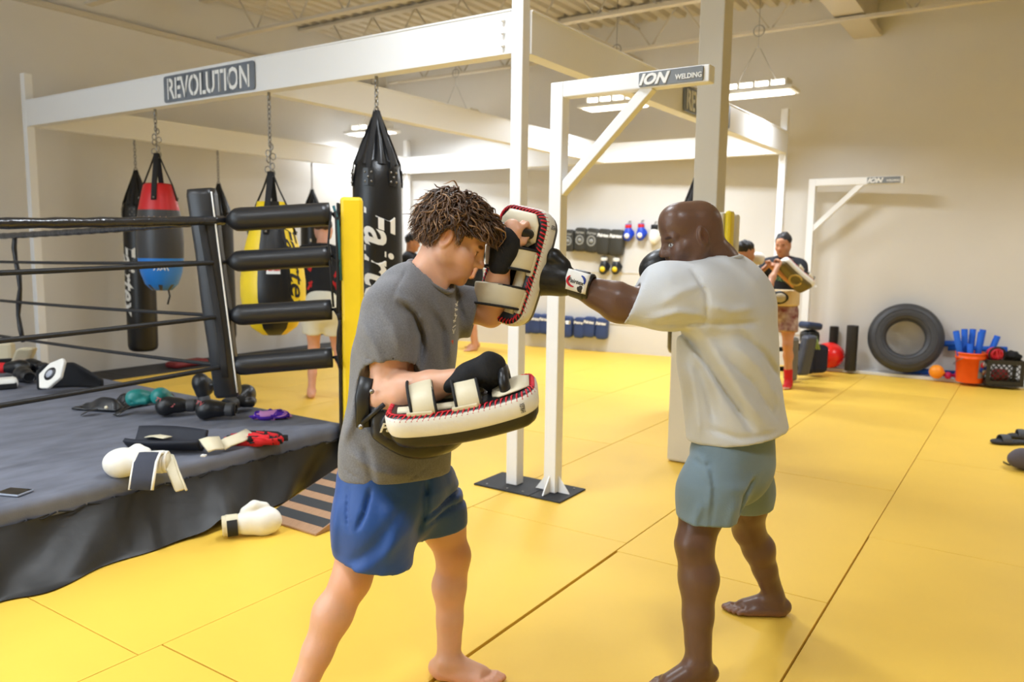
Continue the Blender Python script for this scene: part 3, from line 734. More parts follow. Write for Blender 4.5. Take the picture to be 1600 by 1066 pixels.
# yellow and black pear bag
y4 = onX(420, 143, RX)[1]
pr4 = [(.001, .765), (.09, .775), (.165, .83), (.215, .93), (.236, 1.06), (.236, 1.17), (.222, 1.30), (.195, 1.43), (.16, 1.56), (.125, 1.68), (.10, 1.76), (.001, 1.765)]
PH4 = CAMPHI(RX, y4)
def mis4(i, u):
    a = (2*PI*(u+.5/48)-PH4+PI) % (2*PI)-PI
    if i == 0: return 1
    k = int(((a+.55) % (2*PI))/(PI/3))
    return 1 if k % 2 == 0 else 0
t4, b4, rad4, ph4 = drop_bag(RX, y4, HB, pr4, 'yellow and black pear-shaped bag hanging from the middle of the front beam', [M_YEL, M_LEATHER_K], mis4, M_WEB_K, 4, 1.98, .10, 1.74, 1.52)
mb = MB(); wrap(mb, 'Fairtex', .20, rad4, ph4+.80, 1.26, True, 1.15, .35, .002); mb.build('lettering', M_PRINT_K, b4, world=False)
lb = MB(); R = rad4(1.27)+.004
lb.grid(lambda u, v: ((rad4(1.235+.07*v)+.004)*math.cos(ph4-.20+.42*u), (rad4(1.235+.07*v)+.004)*math.sin(ph4-.20+.42*u), 1.235+.07*v), 8, 4).build('label_patch', M_PRINT_W, b4, world=False)
mb = MB(); wrap(mb, 'Fairtex', .035, lambda z: rad4(z)+.002, ph4+.01, 1.27, False, 1., .2, .001); mb.build('lettering', M_RED, b4, world=False)
# ------------------------------------------------------------------ people: anatomy helpers
def skin_mat(name, col, rough=.45, sss=.25): return mat(name, col, rough, var=.10, vscale=14, bump=.06, bscale=160, sss=sss, sssr=(.006,), attr=True, spec=.45)
class Head:
    """local frame: x to the person's right, y forward, z up; origin between the ears"""
    def __init__(s, c, f, u, k=1.):
        s.c = np.asarray(c, float); s.f = _n(f); u = np.asarray(u, float); s.u = _n(u-s.f*(u @ s.f)); s.r = np.cross(s.f, s.u); s.k = k
    def P(s, x, y, z): return s.c+(s.r*x+s.f*y+s.u*z)*s.k
    def L(s, V): d = (V-s.c)/s.k; return d @ s.r, d @ s.f, d @ s.u
    def build(s, B, ears=True, brow=1., nose=1., lips=1., jaw=1., detail=True):
        P, k = s.P, s.k; ax = (s.r, s.f, s.u); q = lambda *v: np.array(v)*k
        B.ell(P(0, -.016, .042), q(.0755, .096, .082), ax, .02)
        B.ell(P(0, .030, .040), q(.066, .064, .060), ax, .02)
        B.cap(P(0, .022, -.030), P(0, .058, -.085), .060*k, .034*k, .03)
        for x in (-1, 1):
            B.cap(P(.056*x, -.004, -.045), P(.030*x, .055, -.098*jaw), .020*k, .016*k, .03)
            B.cap(P(.050*x, .000, -.010), P(.052*x, .005, -.05), .026*k, .022*k, .03)
            B.ell(P(.043*x, .058, -.028), q(.027, .023, .024), ax, .035); B.cap(P(.030*x, .070, -.040), P(.026*x, .074, -.075), .020*k, .018*k, .03)
        B.ell(P(0, .078, -.103*jaw), q(.022, .018, .015), ax, .018)
        if not detail:
            B.cap(P(0, .094, .012), P(0, .117, -.030), .010*k, .014*k, .012)
            for x in (-1, 1): B.ell(P(.074*x, -.008, -.004), q(.012, .02, .032), ax, .008)
            return B
        for x in (-1, 1): B.cap(P(.010*x, .090, .017), P(.046*x, .076, .020), .0095*k*brow, .008*k*brow, .016)
        for x in (-1, 1): B.ell(P(.032*x, .096, -.004), q(.0165, .0120, .0105), ax, .010, '-')
        for x in (-1, 1):
            B.ell(P(.031*x, .0775, -.004), q(.0125, .0125, .0125), ax, .003)
            B.cap(P(.019*x, .0865, .0035), P(.044*x, .080, .0035), .0032*k, .0028*k, .003)     # upper lid
            B.cap(P(.020*x, .0860, -.012), P(.043*x, .080, -.012), .0030*k, .0024*k, .004)
        B.cap(P(0, .092, .014), P(0, .111, -.024), .0075*k*nose, .0095*k*nose, .012)
        for x in (-1, 1): B.cap(P(.006*x, .085, .014), P(.0105*x, .093, -.030), .0085*k, .0085*k*nose, .010)
        B.ell(P(0, .112, -.031), q(.0125*nose, .0125, .0105), ax, .010)
        for x in (-1, 1):
            B.ell(P(.0125*x*nose, .100, -.034), q(.0082*nose, .011, .0085), ax, .008)
            B.ell(P(.0062*x*nose, .108, -.043), q(.004, .006, .004), ax, .003, '-')
        B.ell(P(0, .083, -.062), q(.028, .016, .020), ax, .015)
        for x in (-1, 1):
            B.cap(P(0, .0975, -.0575), P(.020*x, .086, -.0605), .0052*k*lips, .0030*k, .004)
            B.cap(P(0, .0965, -.0685), P(.019*x, .086, -.0655), .0066*k*lips, .0032*k, .004)
        B.cap(P(-.022, .091, -.0625), P(.022, .091, -.0625), .0018*k, .0018*k, .002, '-')
        if ears:
            for x in (-1, 1):
                e = _n(s.r*x*.92-s.f*.38); ex = (e, np.cross(s.u, e), _n(s.u-s.f*.18)); c = P(.081*x, -.012, -.002)
                B.ell(c, q(.012, .0215, .034), ex, .005)
                B.ell(c+(e*.0125+s.f*.003)*k, q(.0105, .0135, .0235), ex, .003, '-')
                B.cap(c+(e*.004-s.f*.004+s.u*.014)*k, c+(e*.004-s.f*.004-s.u*.010)*k, .0035*k, .003*k, .004)
                B.ell(c-(s.u*.026)*k+s.f*.004*k, q(.006, .009, .010), ex, .006)
                B.ell(c+(s.f*.013+e*.002)*k, q(.004, .004, .007), ex, .004)
        return B
    def tint(s, V, T, lip=(.78, .50, .48), brow=(.25, .18, .14), iris=(.10, .06, .04), eye=(1.15, 1.25, 1.4), stub=None, ear=(1.0, .82, .78), base=None):
        x, y, z = s.L(V); ax_ = np.abs(x)
        def put(m, c):
            m = np.clip(m, 0, 1)[:, None]; T[:] = T*(1-m)+np.array(c)*m
        near = (np.abs(z) < .2) & (np.abs(y) < .2) & (ax_ < .12)
        def g(cx, cy, cz, rx, ry, rz, hard=2.): return np.where(near, np.clip((1-(((ax_-cx)/rx)**2+((y-cy)/ry)**2+((z-cz)/rz)**2))*hard, 0, 1), 0)
        if stub: put(.75*g(.02, .05, -.085, .07, .075, .042, 1.3)*(1-g(0, .10, -.063, .024, .03, .011, 3)), stub)
        put(g(.040, .07, -.022, .03, .03, .025, 1.)*.5, T[:1].repeat(1, 0)[0]*np.array((1.05, .86, .84)))
        put(g(0, .115, -.035, .02, .02, .018, 1.)*.6, (1.0, .82, .80))
        put(g(0, .10, -.063, .021, .022, .0105, 3), lip)
        put(g(.031, .087, .021, .022, .018, .0065, 2.5), brow)
        put(g(.031, .090, -.004, .0118, .012, .0072, 6), eye)
        put(g(.0315, .092, -.004, .0056, .012, .0060, 8), iris)
        put(g(.032, .092, .0035, .0135, .012, .0022, 4), brow)
        put(g(.084, -.012, 0, .014, .024, .036, 1.)*.7, ear)
        return T
def finger(B, base, dirs, lens, r, k=.006):
    p = np.asarray(base, float); pts = [p]; rs_ = [r]
    for i, (d, l) in enumerate(zip(dirs, lens)):
        p = p+_n(d)*l; pts.append(p); rs_.append(r*(.95-.08*i))
    B.chain(pts, rs_, k); return pts
def fist(B, wrist, fwd, palm, side, k=1., curl=1.):
    """closed hand: fwd from wrist to knuckles, palm = normal out of the palm, side = towards the thumb"""
    w = np.asarray(wrist, float); f = _n(fwd); p = _n(palm); s = _n(side)
    B.chain([w, w+f*.045*k, w+f*.085*k], [.027*k, .036*k, .038*k], .015, n=p, sq=.55)
    for i, o in enumerate((.030, .0105, -.0095, -.028)):
        b = w+(f*(.088-.004*abs(i-1))+s*o-p*.004)*k; l = (.040, .044, .041, .033)[i]*k
        finger(B, b, (f*.55+p*.83*curl, -f*.55+p*.75, -f*.85-p*.45), (l, l*.62, l*.45), .0092*k)
    t = w+(f*.022+s*.028+p*.012)*k
    finger(B, t, (f*.7+s*.55+p*.35, f*.75+p*.5-s*.15, f*.5-s*.75+p*.35), (.035*k, .030*k, .024*k), .0105*k, .010)
def foot(B, ankle, d, left, k=1., z0=0., toes=True, lift=0.):
    """bare foot flat on z0; d: toe direction; left: +1 when the big toe is on the +l side"""
    a = np.asarray(ankle, float); f = _n([d[0], d[1], 0]); l = np.array([-f[1], f[0], 0])*left; g = np.array([a[0], a[1], z0])
    Q = lambda x, y, z: g+f*x*k+l*y*k+ZZ*(z*k+max(0, lift*(.13-x)))
    B.ell(Q(-.038, 0, .034), (.036*k, .031*k, .034*k), (f, l, ZZ), .02)
    B.cap(a, Q(-.012, 0, .045), .033*k, .036*k, .02)
    B.cap(Q(0, 0, .062), Q(.10, .010, .030), .036*k, .025*k, .025, n=l, sq=1.05)
    B.cap(Q(-.02, -.012, .025), Q(.105, -.022, .016), .026*k, .017*k, .02)
    B.cap(Q(.02, .010, .035), Q(.118, .022, .020), .026*k, .021*k, .02)
    B.cap(Q(-.012, .028, .078), Q(-.014, .026, .074), .012*k, .012*k, .012)
    B.cap(Q(-.018, -.030, .066), Q(-.018, -.030, .060), .011*k, .011*k, .012)
    if toes:
        for i, (y, x, r, L) in enumerate(((.032, .128, .0135, .050), (.013, .134, .0095, .040), (-.002, .130, .009, .036), (-.016, .122, .0085, .031), (-.029, .110, .0085, .026))):
            B.cap(Q(x, y, .016), Q(x+L*.55, y+.001, .017), r*k*1.02, r*k, .006); B.cap(Q(x+L*.55, y, .017), Q(x+L, y, .0105), r*k, r*k*.95, .004)
    B.plane((0, 0, z0+.001), (0, 0, -1), .004)
def leg(B, hip, knee, ankle, fwd, k=1., th=.088, kn=.056, ca=.058, an=.036):
    h, kn_, a = (np.asarray(v, float) for v in (hip, knee, ankle)); f = _n(fwd)
    B.cap(h, h+(kn_-h)*.55, th*k, (th*.55+kn*.5)*k, .03); B.cap(h+(kn_-h)*.55, kn_, (th*.55+kn*.5)*k, kn*.95*k, .03)
    B.ell(kn_+f*.014*k, (.036*k,)*2+(.042*k,), None, .025)
    c = kn_+(a-kn_)*.30-f*.011*k
    B.cap(kn_, c, kn*.88*k, ca*.92*k, .03); B.cap(c, kn_+(a-kn_)*.62-f*.006*k, ca*.92*k, ca*.70*k, .03); B.cap(kn_+(a-kn_)*.62-f*.004*k, a, ca*.70*k, an*k, .025)
    B.cap(kn_+(a-kn_)*.12+f*.020*k, kn_+(a-kn_)*.85+f*.012*k, .024*k, .018*k, .025)
    B.cap(kn_+(a-kn_)*.70-f*.028*k, a-f*.026*k-ZZ*.01, .013*k, .012*k, .02)
def arm(B, sh, el, wr, k=1., ua=.052, ew=.041, fa=.047, ww=.029, sr=.048):
    s_, e, w = (np.asarray(v, float) for v in (sh, el, wr))
    B.ell(s_, (sr*k,)*3, None, .03); B.cap(s_, s_+(e-s_)*.45, ua*1.02*k, ua*1.04*k, .03); B.cap(s_+(e-s_)*.45, e, ua*1.04*k, ew*k, .03)
    m = e+(w-e)*.28; B.cap(e, m, ew*k, fa*k, .025); B.cap(m, e+(w-e)*.62, fa*k, fa*.80*k, .025); B.cap(e+(w-e)*.62, w, fa*.80*k, ww*k, .02)
def folds(B, b, lines, sgn=-1):
    """cloth folds: ridges (amp > 0) and creases (amp < 0) along lines given on the figure"""
    L = []
    for pts, wpx, amp in lines:
        q = [(float(J(x, y, b) @ HR), float(J(x, y, b)[2])) for x, y in pts]; L.append((q, wpx*b/FPX, amp))
    def fn(X, Y, Z):
        A = X*HR[0]+Y*HR[1]; out = 0
        for q, w, amp in L:
            amp = amp*1.3; d2 = None; n = len(q)-1; T = 0
            for i in range(n):
                (a0, c0), (a1, c1) = q[i], q[i+1]; dx, dz = a1-a0, c1-c0
                t = np.clip(((A-a0)*dx+(Z-c0)*dz)/(dx*dx+dz*dz), 0, 1); e = (A-a0-t*dx)**2+(Z-c0-t*dz)**2
                u = (i+t)/n
                if d2 is None: d2, T = e, u
                else: T = np.where(e < d2, u, T); d2 = np.minimum(d2, e)
            out = out-amp*np.exp(-d2/(w*w))*np.clip(4*T+.25, 0, 1)*np.clip(4*(1-T)+.25, 0, 1)
        return out
    return B.warp(fn)
def ripple(B, amp, f, seed=0):
    r_ = random.Random(seed); K = [(np.array([r_.gauss(0, 1), r_.gauss(0, 1), r_.gauss(0, .55)])*f, r_.uniform(0, 6.3)) for _ in range(7)]
    return B.warp(lambda X, Y, Z: amp/3*sum(np.sin(k[0]*X+k[1]*Y+k[2]*Z+p) for k, p in K))
def px(w, b): return w*b/FPX
# ------------------------------------------------------------------ the man with the Thai pads
M_SKIN1 = skin_mat('skin_fair', (226, 174, 144), .42)
person1 = thing('person', 'young man with wavy brown hair in a grey shirt and blue shorts holding striking pads', 'person', onfloor(600, 1100))
B = Blob()
hd = Head(J(709, 375, 2.50), HR*.88-HF*.07-ZZ*.47, HR*.47+ZZ*.88, 1.0); hd.build(B, True, 1., 1., .72)
# neck and torso
B.chain([hd.P(0, -.030, -.035), J(668, 432, 2.50), J(655, 470, 2.50)], [.053, .057, .075], .03)
B.cap(J(700, 405, 2.49), J(683, 447, 2.47), .020, .024, .03); B.cap(J(690, 400, 2.47), J(690, 452, 2.46), .010, .009, .02)
fc = _n(HR*.88-HF*.47); sd = _n(HR*.47+HF*.88)       # facing, and towards his left
B.cap(J(648, 480, 2.50)-sd*.09, J(648, 480, 2.50)+sd*.09, .075, .075, .04)
B.chain([J(645, 500, 2.50), J(632, 590, 2.47), J(622, 680, 2.45), J(622, 745, 2.45)], [.150, .140, .135, .140], .04, n=fc, sq=.72)
# near (right) arm: bent across the belly on top of the lower pad
arm(B, J(612, 478, 2.36), J(604, 622, 2.29), J(716, 593, 2.20), 1.05, .055, .044, .054, .031)
# far (left) arm: raised, behind the straps of the upper pad
arm(B, J(700, 470, 2.64), J(767, 491, 2.585), J(784, 408, 2.515), 1.0, .050, .040, .045, .031)
fist(B, J(722, 592, 2.20), HR*.93+ZZ*.42, -ZZ*.8+HR*.5, -HF*.75+ZZ*.5, 1.0)
fist(B, J(785, 400, 2.512), ZZ*.93+HR*.34, HR*.62+HF*.78, HR*.75-HF*.55+ZZ*.1, 1.0)
# legs and feet
leg(B, J(590, 755, 2.38), J(549, 905, 2.30), J(466, 1090, 2.225), HR*.8-HF*.3+ZZ*.1, 1.0, .092, .060, .062, .038)
leg(B, J(672, 760, 2.56), J(708, 868, 2.535), J(702, 1030, 2.50), HR*.9-HF*.15, 1.0, .080, .056, .056, .036)
foot(B, J(466, 1092, 2.225), HR*.9-HF*.5, -1, 1.0)
foot(B, J(702, 1034, 2.50), HR*.97-HF*.22, 1, 1.0)
def tint1(V):
    T = np.ones((len(V), 3)); z = V[:, 2]
    hd.tint(V, T, stub=(.66, .58, .52), lip=(.86, .52, .50), brow=(.26, .19, .13))
    for c in (J(549, 905, 2.30), J(708, 868, 2.535)):
        m = np.clip(1.3-np.linalg.norm(V-c, axis=1)/.075, 0, 1)*.55; T = T*(1-m[:, None])+np.array((1.02, .80, .74))*m[:, None]
    m = np.clip((.50-z)/.2, 0, 1)*.22; T = T*(1-m[:, None])+np.array((.80, .76, .74))*m[:, None]
    m = np.clip((.05-z)/.04, 0, 1)*.5; T = T*(1-m[:, None])+np.array((1.05, .82, .76))*m[:, None]
    return T
flesh('body', B, M_SKIN1, person1, .0085, [(hd.c-.14, hd.c+.14, .0032), (J(810, 360, 2.5)-.09, J(810, 360, 2.5)+.09, .0045), (J(745, 580, 2.2)-.08, J(770, 580, 2.2)+.08, .0045), (onfloor(735, 1066)-.12, onfloor(735, 1066)+np.array((.12, .12, .09)), .0045)], 1, tint1)
# shirt
M_SHIRT1 = mat('heather_grey_cotton', (122, 122, 126), .9, var=.30, vscale=240, bump=.15, bscale=320, sheen=.25, detail=2)
S = Blob()
S.cap(J(648, 488, 2.50)-sd*.10, J(648, 488, 2.50)+sd*.10, .098, .098, .05)
S.cap(J(660, 452, 2.50)-sd*.045, J(660, 452, 2.50)+sd*.05, .066, .066, .05)
S.chain([J(645, 500, 2.50), J(633, 560, 2.48), J(628, 640, 2.46), J(621, 700, 2.45), J(617, 765, 2.45)], [.180, .182, .182, .200, .212], .04, n=fc, sq=.74)
S.chain([J(612, 482, 2.37), J(610, 530, 2.34), J(611, 600, 2.32)], [.082, .086, .089], .035)
S.chain([J(702, 478, 2.62), J(735, 488, 2.61), J(775, 494, 2.60)], [.078, .074, .075], .04)
folds(S, 2.4, [([(632, 470), (652, 488), (662, 520), (660, 575)], 5, -.016), ([(598, 470), (625, 500), (640, 545)], 7, .006), ([(577, 500), (600, 530), (615, 575)], 7, .006), ([(640, 470), (668, 500), (680, 560)], 6, .007),
  ([(672, 478), (690, 520), (694, 575)], 4.5, -.008), ([(705, 450), (712, 480), (722, 508)], 4, -.008), ([(684, 470), (703, 520), (702, 570)], 5, .006), ([(572, 600), (562, 640), (548, 680)], 8, .008), ([(560, 690), (600, 715), (650, 728)], 7, .006), ([(580, 680), (590, 705), (595, 740)], 6, -.006),
  ([(625, 458), (650, 470), (672, 500)], 5, .005), ([(620, 468), (628, 440), (634, 420)], 1.6, -.004), ([(571, 545), (610, 558), (654, 570)], 1.5, -.003), ([(535, 712), (590, 735), (640, 737), (697, 708)], 1.5, -.003)])
ripple(S, .004, 17, 3)
S.plane(J(615, 744, 2.42), -ZZ*.99+HR*.02-HF*.12, .006)
# openings: neck, sleeves
S.plane(J(612, 567, 2.31), J(612, 600, 2.30)-J(606, 520, 2.34)+HR*-.025, .006, .115, J(611, 620, 2.28))
S.plane(J(744, 490, 2.61), HR*.98-ZZ*.22, .006, .14, J(790, 495, 2.60))
S.chain([J(611, 610, 2.30), J(612, 545, 2.33)], [.081, .070], .004, '-')
S.chain([J(775, 494, 2.60), J(728, 490, 2.61)], [.066, .055], .004, '-')
S.chain([hd.P(0, -.03, -.03), J(672, 430, 2.49), J(666, 448, 2.485)], [.060, .064, .062], .006, '-')
S.cap(J(697, 420, 2.455), J(688, 444, 2.43), .034, .020, .008, '-')
o = flesh('shirt', S, M_SHIRT1, person1, .0062, (), 1)
# collar rib
col_pts = []
for i in range(28):
    a = 2*PI*i/28; c = J(667, 440, 2.49)+fc*.012; col_pts.append(c+fc*.070*math.cos(a)+sd*.068*math.sin(a)+ZZ*(.020-.040*math.cos(a)-.012*max(0, math.cos(a))**3)-fc*0)
MB().tube(col_pts, .011, 8, closed=True, flat=.6).build('collar', M_SHIRT1, o)
lg = MB(); vs, fs = strokes(6, .028, 2); ax = _n(ZZ*.98+HR*.1); ay = _n(-HR*.35-HF*.94); az = np.cross(ax, ay)
m = mat4((ax, ay, az), J(711, 497, 2.44)); lg.add([m @ v for v in vs], fs, 0); lg.box((-.085, -.004, -.001), (-.070, .010, .001), 1, mat=m); lg.build('chest_print', [M_PRINT_W, M_RED], o)
# shorts
M_SHORT1 = mat('blue_nylon', (24, 74, 148), .55, var=.12, vscale=9, bump=.12, bscale=40, sheen=.15)
S = Blob()
S.chain([J(619, 735, 2.45), J(622, 765, 2.45)], [.172, .188], .03, n=fc, sq=.80)
S.chain([J(588, 750, 2.38), J(584, 820, 2.34), J(584, 905, 2.31)], [.118, .120, .121], .04)
S.chain([J(664, 758, 2.56), J(680, 800, 2.55), J(694, 860, 2.54)], [.100, .093, .088], .05)
folds(S, 2.4, [([(668, 745), (667, 790), (655, 830)], 5, -.014), ([(669, 800), (700, 790), (724, 783)], 4, -.012), ([(664, 818), (700, 805), (722, 806)], 4, -.008), ([(556, 738), (558, 780), (563, 800)], 1.8, -.006), ([(592, 742), (585, 775), (575, 797)], 3, -.012), ([(560, 860), (600, 845), (650, 800)], 9, .006), ([(540, 760), (538, 800), (535, 850)], 8, .007),
   ([(610, 760), (630, 800), (615, 860)], 10, .006), ([(640, 770), (600, 820), (560, 850)], 8, -.005), ([(700, 740), (705, 770), (715, 800)], 7, .006), ([(520, 868), (583, 888), (648, 850)], 1.6, -.003)])
ripple(S, .003, 22, 9)
S.plane(J(584, 868, 2.31), J(574, 905, 2.30)-J(584, 840, 2.33)+HF*-.0, .006) if False else None
S._add('cut', .006, J(500, 1000, 2.3)-1, J(760, 700, 2.5)+1, (lambda n1, p1, n2, p2, cm: lambda X, Y, Z: np.where((X-cm[0])*sd[0]+(Y-cm[1])*sd[1] < 0, (X-p1[0])*n1[0]+(Y-p1[1])*n1[1]+(Z-p1[2])*n1[2], (X-p2[0])*n2[0]+(Y-p2[1])*n2[1]+(Z-p2[2])*n2[2]))(
   _n(-ZZ+HR*-.18), J(584, 876, 2.31), _n(-ZZ+HR*.10), J(690, 826, 2.54), J(652, 800, 2.46)))
S.chain([J(578, 915, 2.30), J(582, 850, 2.32)], [.103, .090], .004, '-')
S.chain([J(698, 870, 2.54), J(690, 810, 2.545)], [.074, .062], .004, '-')
flesh('shorts', S, M_SHORT1, person1, .0065, (), 1)
# belly protector buckled round the waist
S = Blob()
S.chain([J(633, 640, 2.45), J(626, 720, 2.44)], [.222, .222], .03, n=fc, sq=.86)
S.ell(J(668, 680, 2.40), (.12, .080, .095), (sd, fc, ZZ), .05)
nrm = _n(ZZ*.93-HR*.30-HF*.1)
S.plane(J(640, 618, 2.42), ZZ, .02); S.plane(J(602, 690, 2.30), -ZZ*.84-HR*.54, .02); S.plane(J(660, 721, 2.30), -ZZ+HR*.05, .05)
S.plane(J(576, 650, 2.38), -HR*.9-HF*.2, .01)
bp_ = flesh('belly_pad', S, mat('belly_leather', (30, 29, 30), .30, bump=.1, bscale=40, spec=.6), person1, .007, (), 2)
MB().tube([J(573, 590, 2.27), J(566, 620, 2.26), J(568, 668, 2.25)], .022, 8, flat=.3, up=tuple(-HF)).tube([J(600, 632, 2.225), J(566, 662, 2.245)], .007, 6, flat=.5, up=tuple(-HF)).build('strap', M_VINYL_K, bp_)
MB().sphere(J(564, 667, 2.23), .009, 8).sphere(J(581, 612, 2.24), .008, 8).build('buckle', M_CHROME, bp_)
dk_ = MB()
c = J(624, 664, 2.235); azd = _n(-HF*.86+HR*.35-ZZ*.25); axd = _n(np.cross(ZZ, azd)); ayd = np.cross(azd, axd)
dk_.lathe([(.001, .010), (.045, .009), (.055, .004), (.056, -.01)], mat=mat4((axd, ayd, azd), c), n=28); dko = dk_.build('badge', M_LEATHER_K, bp_)
vs, fs = text_shape('Fairtex', .040, .0006, .3, .001); lm = MB(); m = mat4((axd, ayd, azd), c+azd*.011); lm.add([m @ v for v in vs], fs); lm.build('lettering', M_PRINT_W, dko)
# hand wraps over both fists
def wrap_blob(w, f, p, s_, parent, sc=1., frac=1.):
    w = np.asarray(w, float); f = _n(f); p = _n(p); s_ = _n(s_); Q = Blob()
    Q.chain([w-f*.025, w+f*.02, w+f*.075], [.039, .047, .056], .02, n=p, sq=.75)
    if frac < .5: Q = Blob(); Q.chain([w-f*.030, w+f*.02, w+f*.052], [.037, .043, .045], .02, n=p, sq=.75)
    if frac > .5: Q.cap(w+f*.085+s_*.03, w+f*.085-s_*.03, .028, .028, .02); Q.cap(w+f*.075+p*.03+s_*.028, w+f*.075+p*.03-s_*.028, .030, .028, .02)
    ripple(Q, .003, 60, 4)
    return flesh('hand_wrap', Q, M_CLOTH_K, parent, .005, (), 1)
wrap_blob(J(722, 592, 2.20), HR*.93+ZZ*.42, -ZZ*.8+HR*.5, -HF*.75+ZZ*.5, person1, 1, 1)
wrap_blob(J(785, 400, 2.512), ZZ*.93+HR*.34, HR*.62+HF*.78, HR*.75-HF*.55+ZZ*.1, person1, 1, .3)
# wavy hair
def locks(head, n, name, parent, seed, mats, long=1.):
    r_ = random.Random(seed); mb = MB(); made = 0
    def low(x, y):                      # how far down the hair may hang (local z)
        if y < -.045: return -.062
        if y < -.020: return -.062+(y+.045)/.025*.085
        if y < .012: return .022
        if y < .036: return -.012
        if y < .06: return .028
        return .036
    while made < n:
        t = r_.uniform(-.4, 1); az = r_.uniform(-PI, PI); ct = math.sqrt(max(0, 1-t*t))
        dx, dy, dz = ct*math.sin(az), ct*math.cos(az), t
        x, y, z = dx*.080, -.014+dy*.100, .042+dz*.086
        if y > .050 and z < .062: continue
        if z < low(x, y)+.012: continue
        made += 1
        nrm = _n((dx/.08, dy/.10, dz/.086)); crown = np.array((.0, -.045, .125)); out = np.array((x, y, z))-crown; out[2] -= .05
        if y > -.01: out = out+np.array((0, .07, -.01))
        d = _n(out-nrm*(out @ nrm)+np.array((r_.gauss(0, .014), r_.gauss(0, .014), 0))); side = np.cross(nrm, d)
        L = r_.uniform(.045, .080)*(1.25 if y > .03 else 1)*long; top = max(0, dz)
        ph = r_.uniform(0, 6.3); fr = r_.uniform(.9, 1.9); am = r_.uniform(.0035, .0085)*(1+.6*top); lift = r_.uniform(.004, .016)+r_.uniform(.004, .026)*top+(.012 if y > .03 else 0)
        if r_.random() < .06: am *= 1.8; lift *= 1.4
        k = 12; pts = []; lim = low(x, y)
        for i in range(k):
            u = i/(k-1)
            q = np.array((x, y, z))+d*L*u+nrm*(lift*math.sin(min(1, u*1.2)*PI*.60))+np.array((0, 0, -1.))*(.018*u*u)+side*am*math.sin(ph+fr*2*PI*u)*(.3+u)+nrm*am*.8*math.cos(ph+fr*2*PI*u)*u
            e = np.array((q[0]/.080, (q[1]+.014)/.100, (q[2]-.042)/.087)); ln = np.linalg.norm(e)
            if ln < 1.02 and q[2] > -.03: q = np.array((0, -.014, .042))+np.array((e[0]*.080, e[1]*.100, e[2]*.087))*1.02/ln
            lo = low(q[0], q[1])
            if q[2] < lo and y < .09: break
            pts.append(Vector(tuple(head.P(*q))))
        if len(pts) < 4: continue
        m = len(pts); r0 = r_.uniform(.0018, .0042)
        mb.tube(pts, [r0*(.8+.5*math.sin(PI*min(1, .15+.8*i/(m-1))))*(1-.8*(i/(m-1))**3) for i in range(m)], 5, r_.choice((0, 0, 0, 1, 1, 2)), flat=.6)
    return mb.build(name, mats, parent)
HAIR = [mat('hair_brown', (98, 70, 49), .40, spec=.55), mat('hair_dark', (64, 45, 31), .40, spec=.5), mat('hair_light', (156, 120, 86), .40, spec=.55)]
hr = locks(hd, 2600, 'hair', person1, 11, HAIR, 1.0)
S = Blob(); S.ell(hd.P(0, -.014, .052), (.086, .106, .098), (hd.r, hd.f, hd.u), .01)
S.plane(hd.P(0, .072, .062), hd.f*.75-hd.u*.65, .02); S.plane(hd.P(0, 0, .026), -hd.u*.95+hd.f*.25, .01)
S.ell(hd.P(0, -.062, .0), (.070, .050, .058), (hd.r, hd.f, hd.u), .02)
S.ell(hd.P(0, .060, .082), (.060, .055, .040), (hd.r, hd.f, hd.u), .02)
flesh('hair_underlayer', S, HAIR[1], hr, .006, (), 1)
# ------------------------------------------------------------------ the man who punches
M_SKIN2 = skin_mat('skin_dark', (108, 79, 64), .34, sss=.12)
person2 = thing('person', 'bald man in a pale grey shirt and slate blue shorts throwing a straight punch', 'person', onfloor(1130, 1020))
B = Blob(); fc2 = _n(-HR*.82+HF*.57); sd2 = _n(-HR*.57-HF*.82)      # facing; towards his left
hd2 = Head(J(1079, 372, 2.64), -HR*.90-HF*.16-ZZ*.25, -HR*.25+ZZ*.96, .95); hd2.build(B, True, 1.25, 1.22, 1.25)
B.ell(hd2.P(0, .035, .075), (.060, .058, .052), (hd2.r, hd2.f, hd2.u), .03)
B.ell(hd2.P(0, -.055, .035), (.064, .058, .068), (hd2.r, hd2.f, hd2.u), .03)
for i, z in enumerate((.036, .046, .056, .066)): B.cap(hd2.P(-.035, .091-.06*(z-.036), z), hd2.P(.035, .091-.06*(z-.036), z), .0028, .0028, .006)
B.chain([hd2.P(0, -.050, -.03), J(1122, 412, 2.66), J(1132, 445, 2.66)], [.057, .064, .082], .035)
B.cap(hd2.P(.03, -.03, -.04), J(1085, 425, 2.58), .03, .035, .03)
B.cap(J(1132, 462, 2.66)-sd2*.10, J(1132, 462, 2.66)+sd2*.10, .085, .085, .04)
B.chain([J(1135, 490, 2.66), J(1142, 590, 2.68), J(1148, 690, 2.70), J(1140, 735, 2.70)], [.155, .145, .140, .145], .04, n=fc2, sq=.72)
arm(B, J(1085, 455, 2.54), J(984, 478, 2.53), J(905, 449, 2.555), 1.05, .060, .048, .056, .035)
B.ell(J(968, 487, 2.53), (.042, .04, .032), None, .03)
arm(B, J(1178, 450, 2.80), J(1115, 520, 2.92), J(1060, 425, 2.74), 1.0)
fist(B, J(889, 440, 2.56), -HR*.90+ZZ*.24+HF*.36, -ZZ*.8-HR*.3, -HF*.2+ZZ*.6, 1.0)
fist(B, J(1055, 420, 2.74), -HR*.9+ZZ*-.4, -ZZ*.5-HF*.7, ZZ*.8-HR*.4, 1.0)
leg(B, J(1116, 720, 2.60), J(1085, 850, 2.52), J(1091, 1030, 2.48), -HR*.85-HF*.25, 1.06, .078, .060, .064, .040)
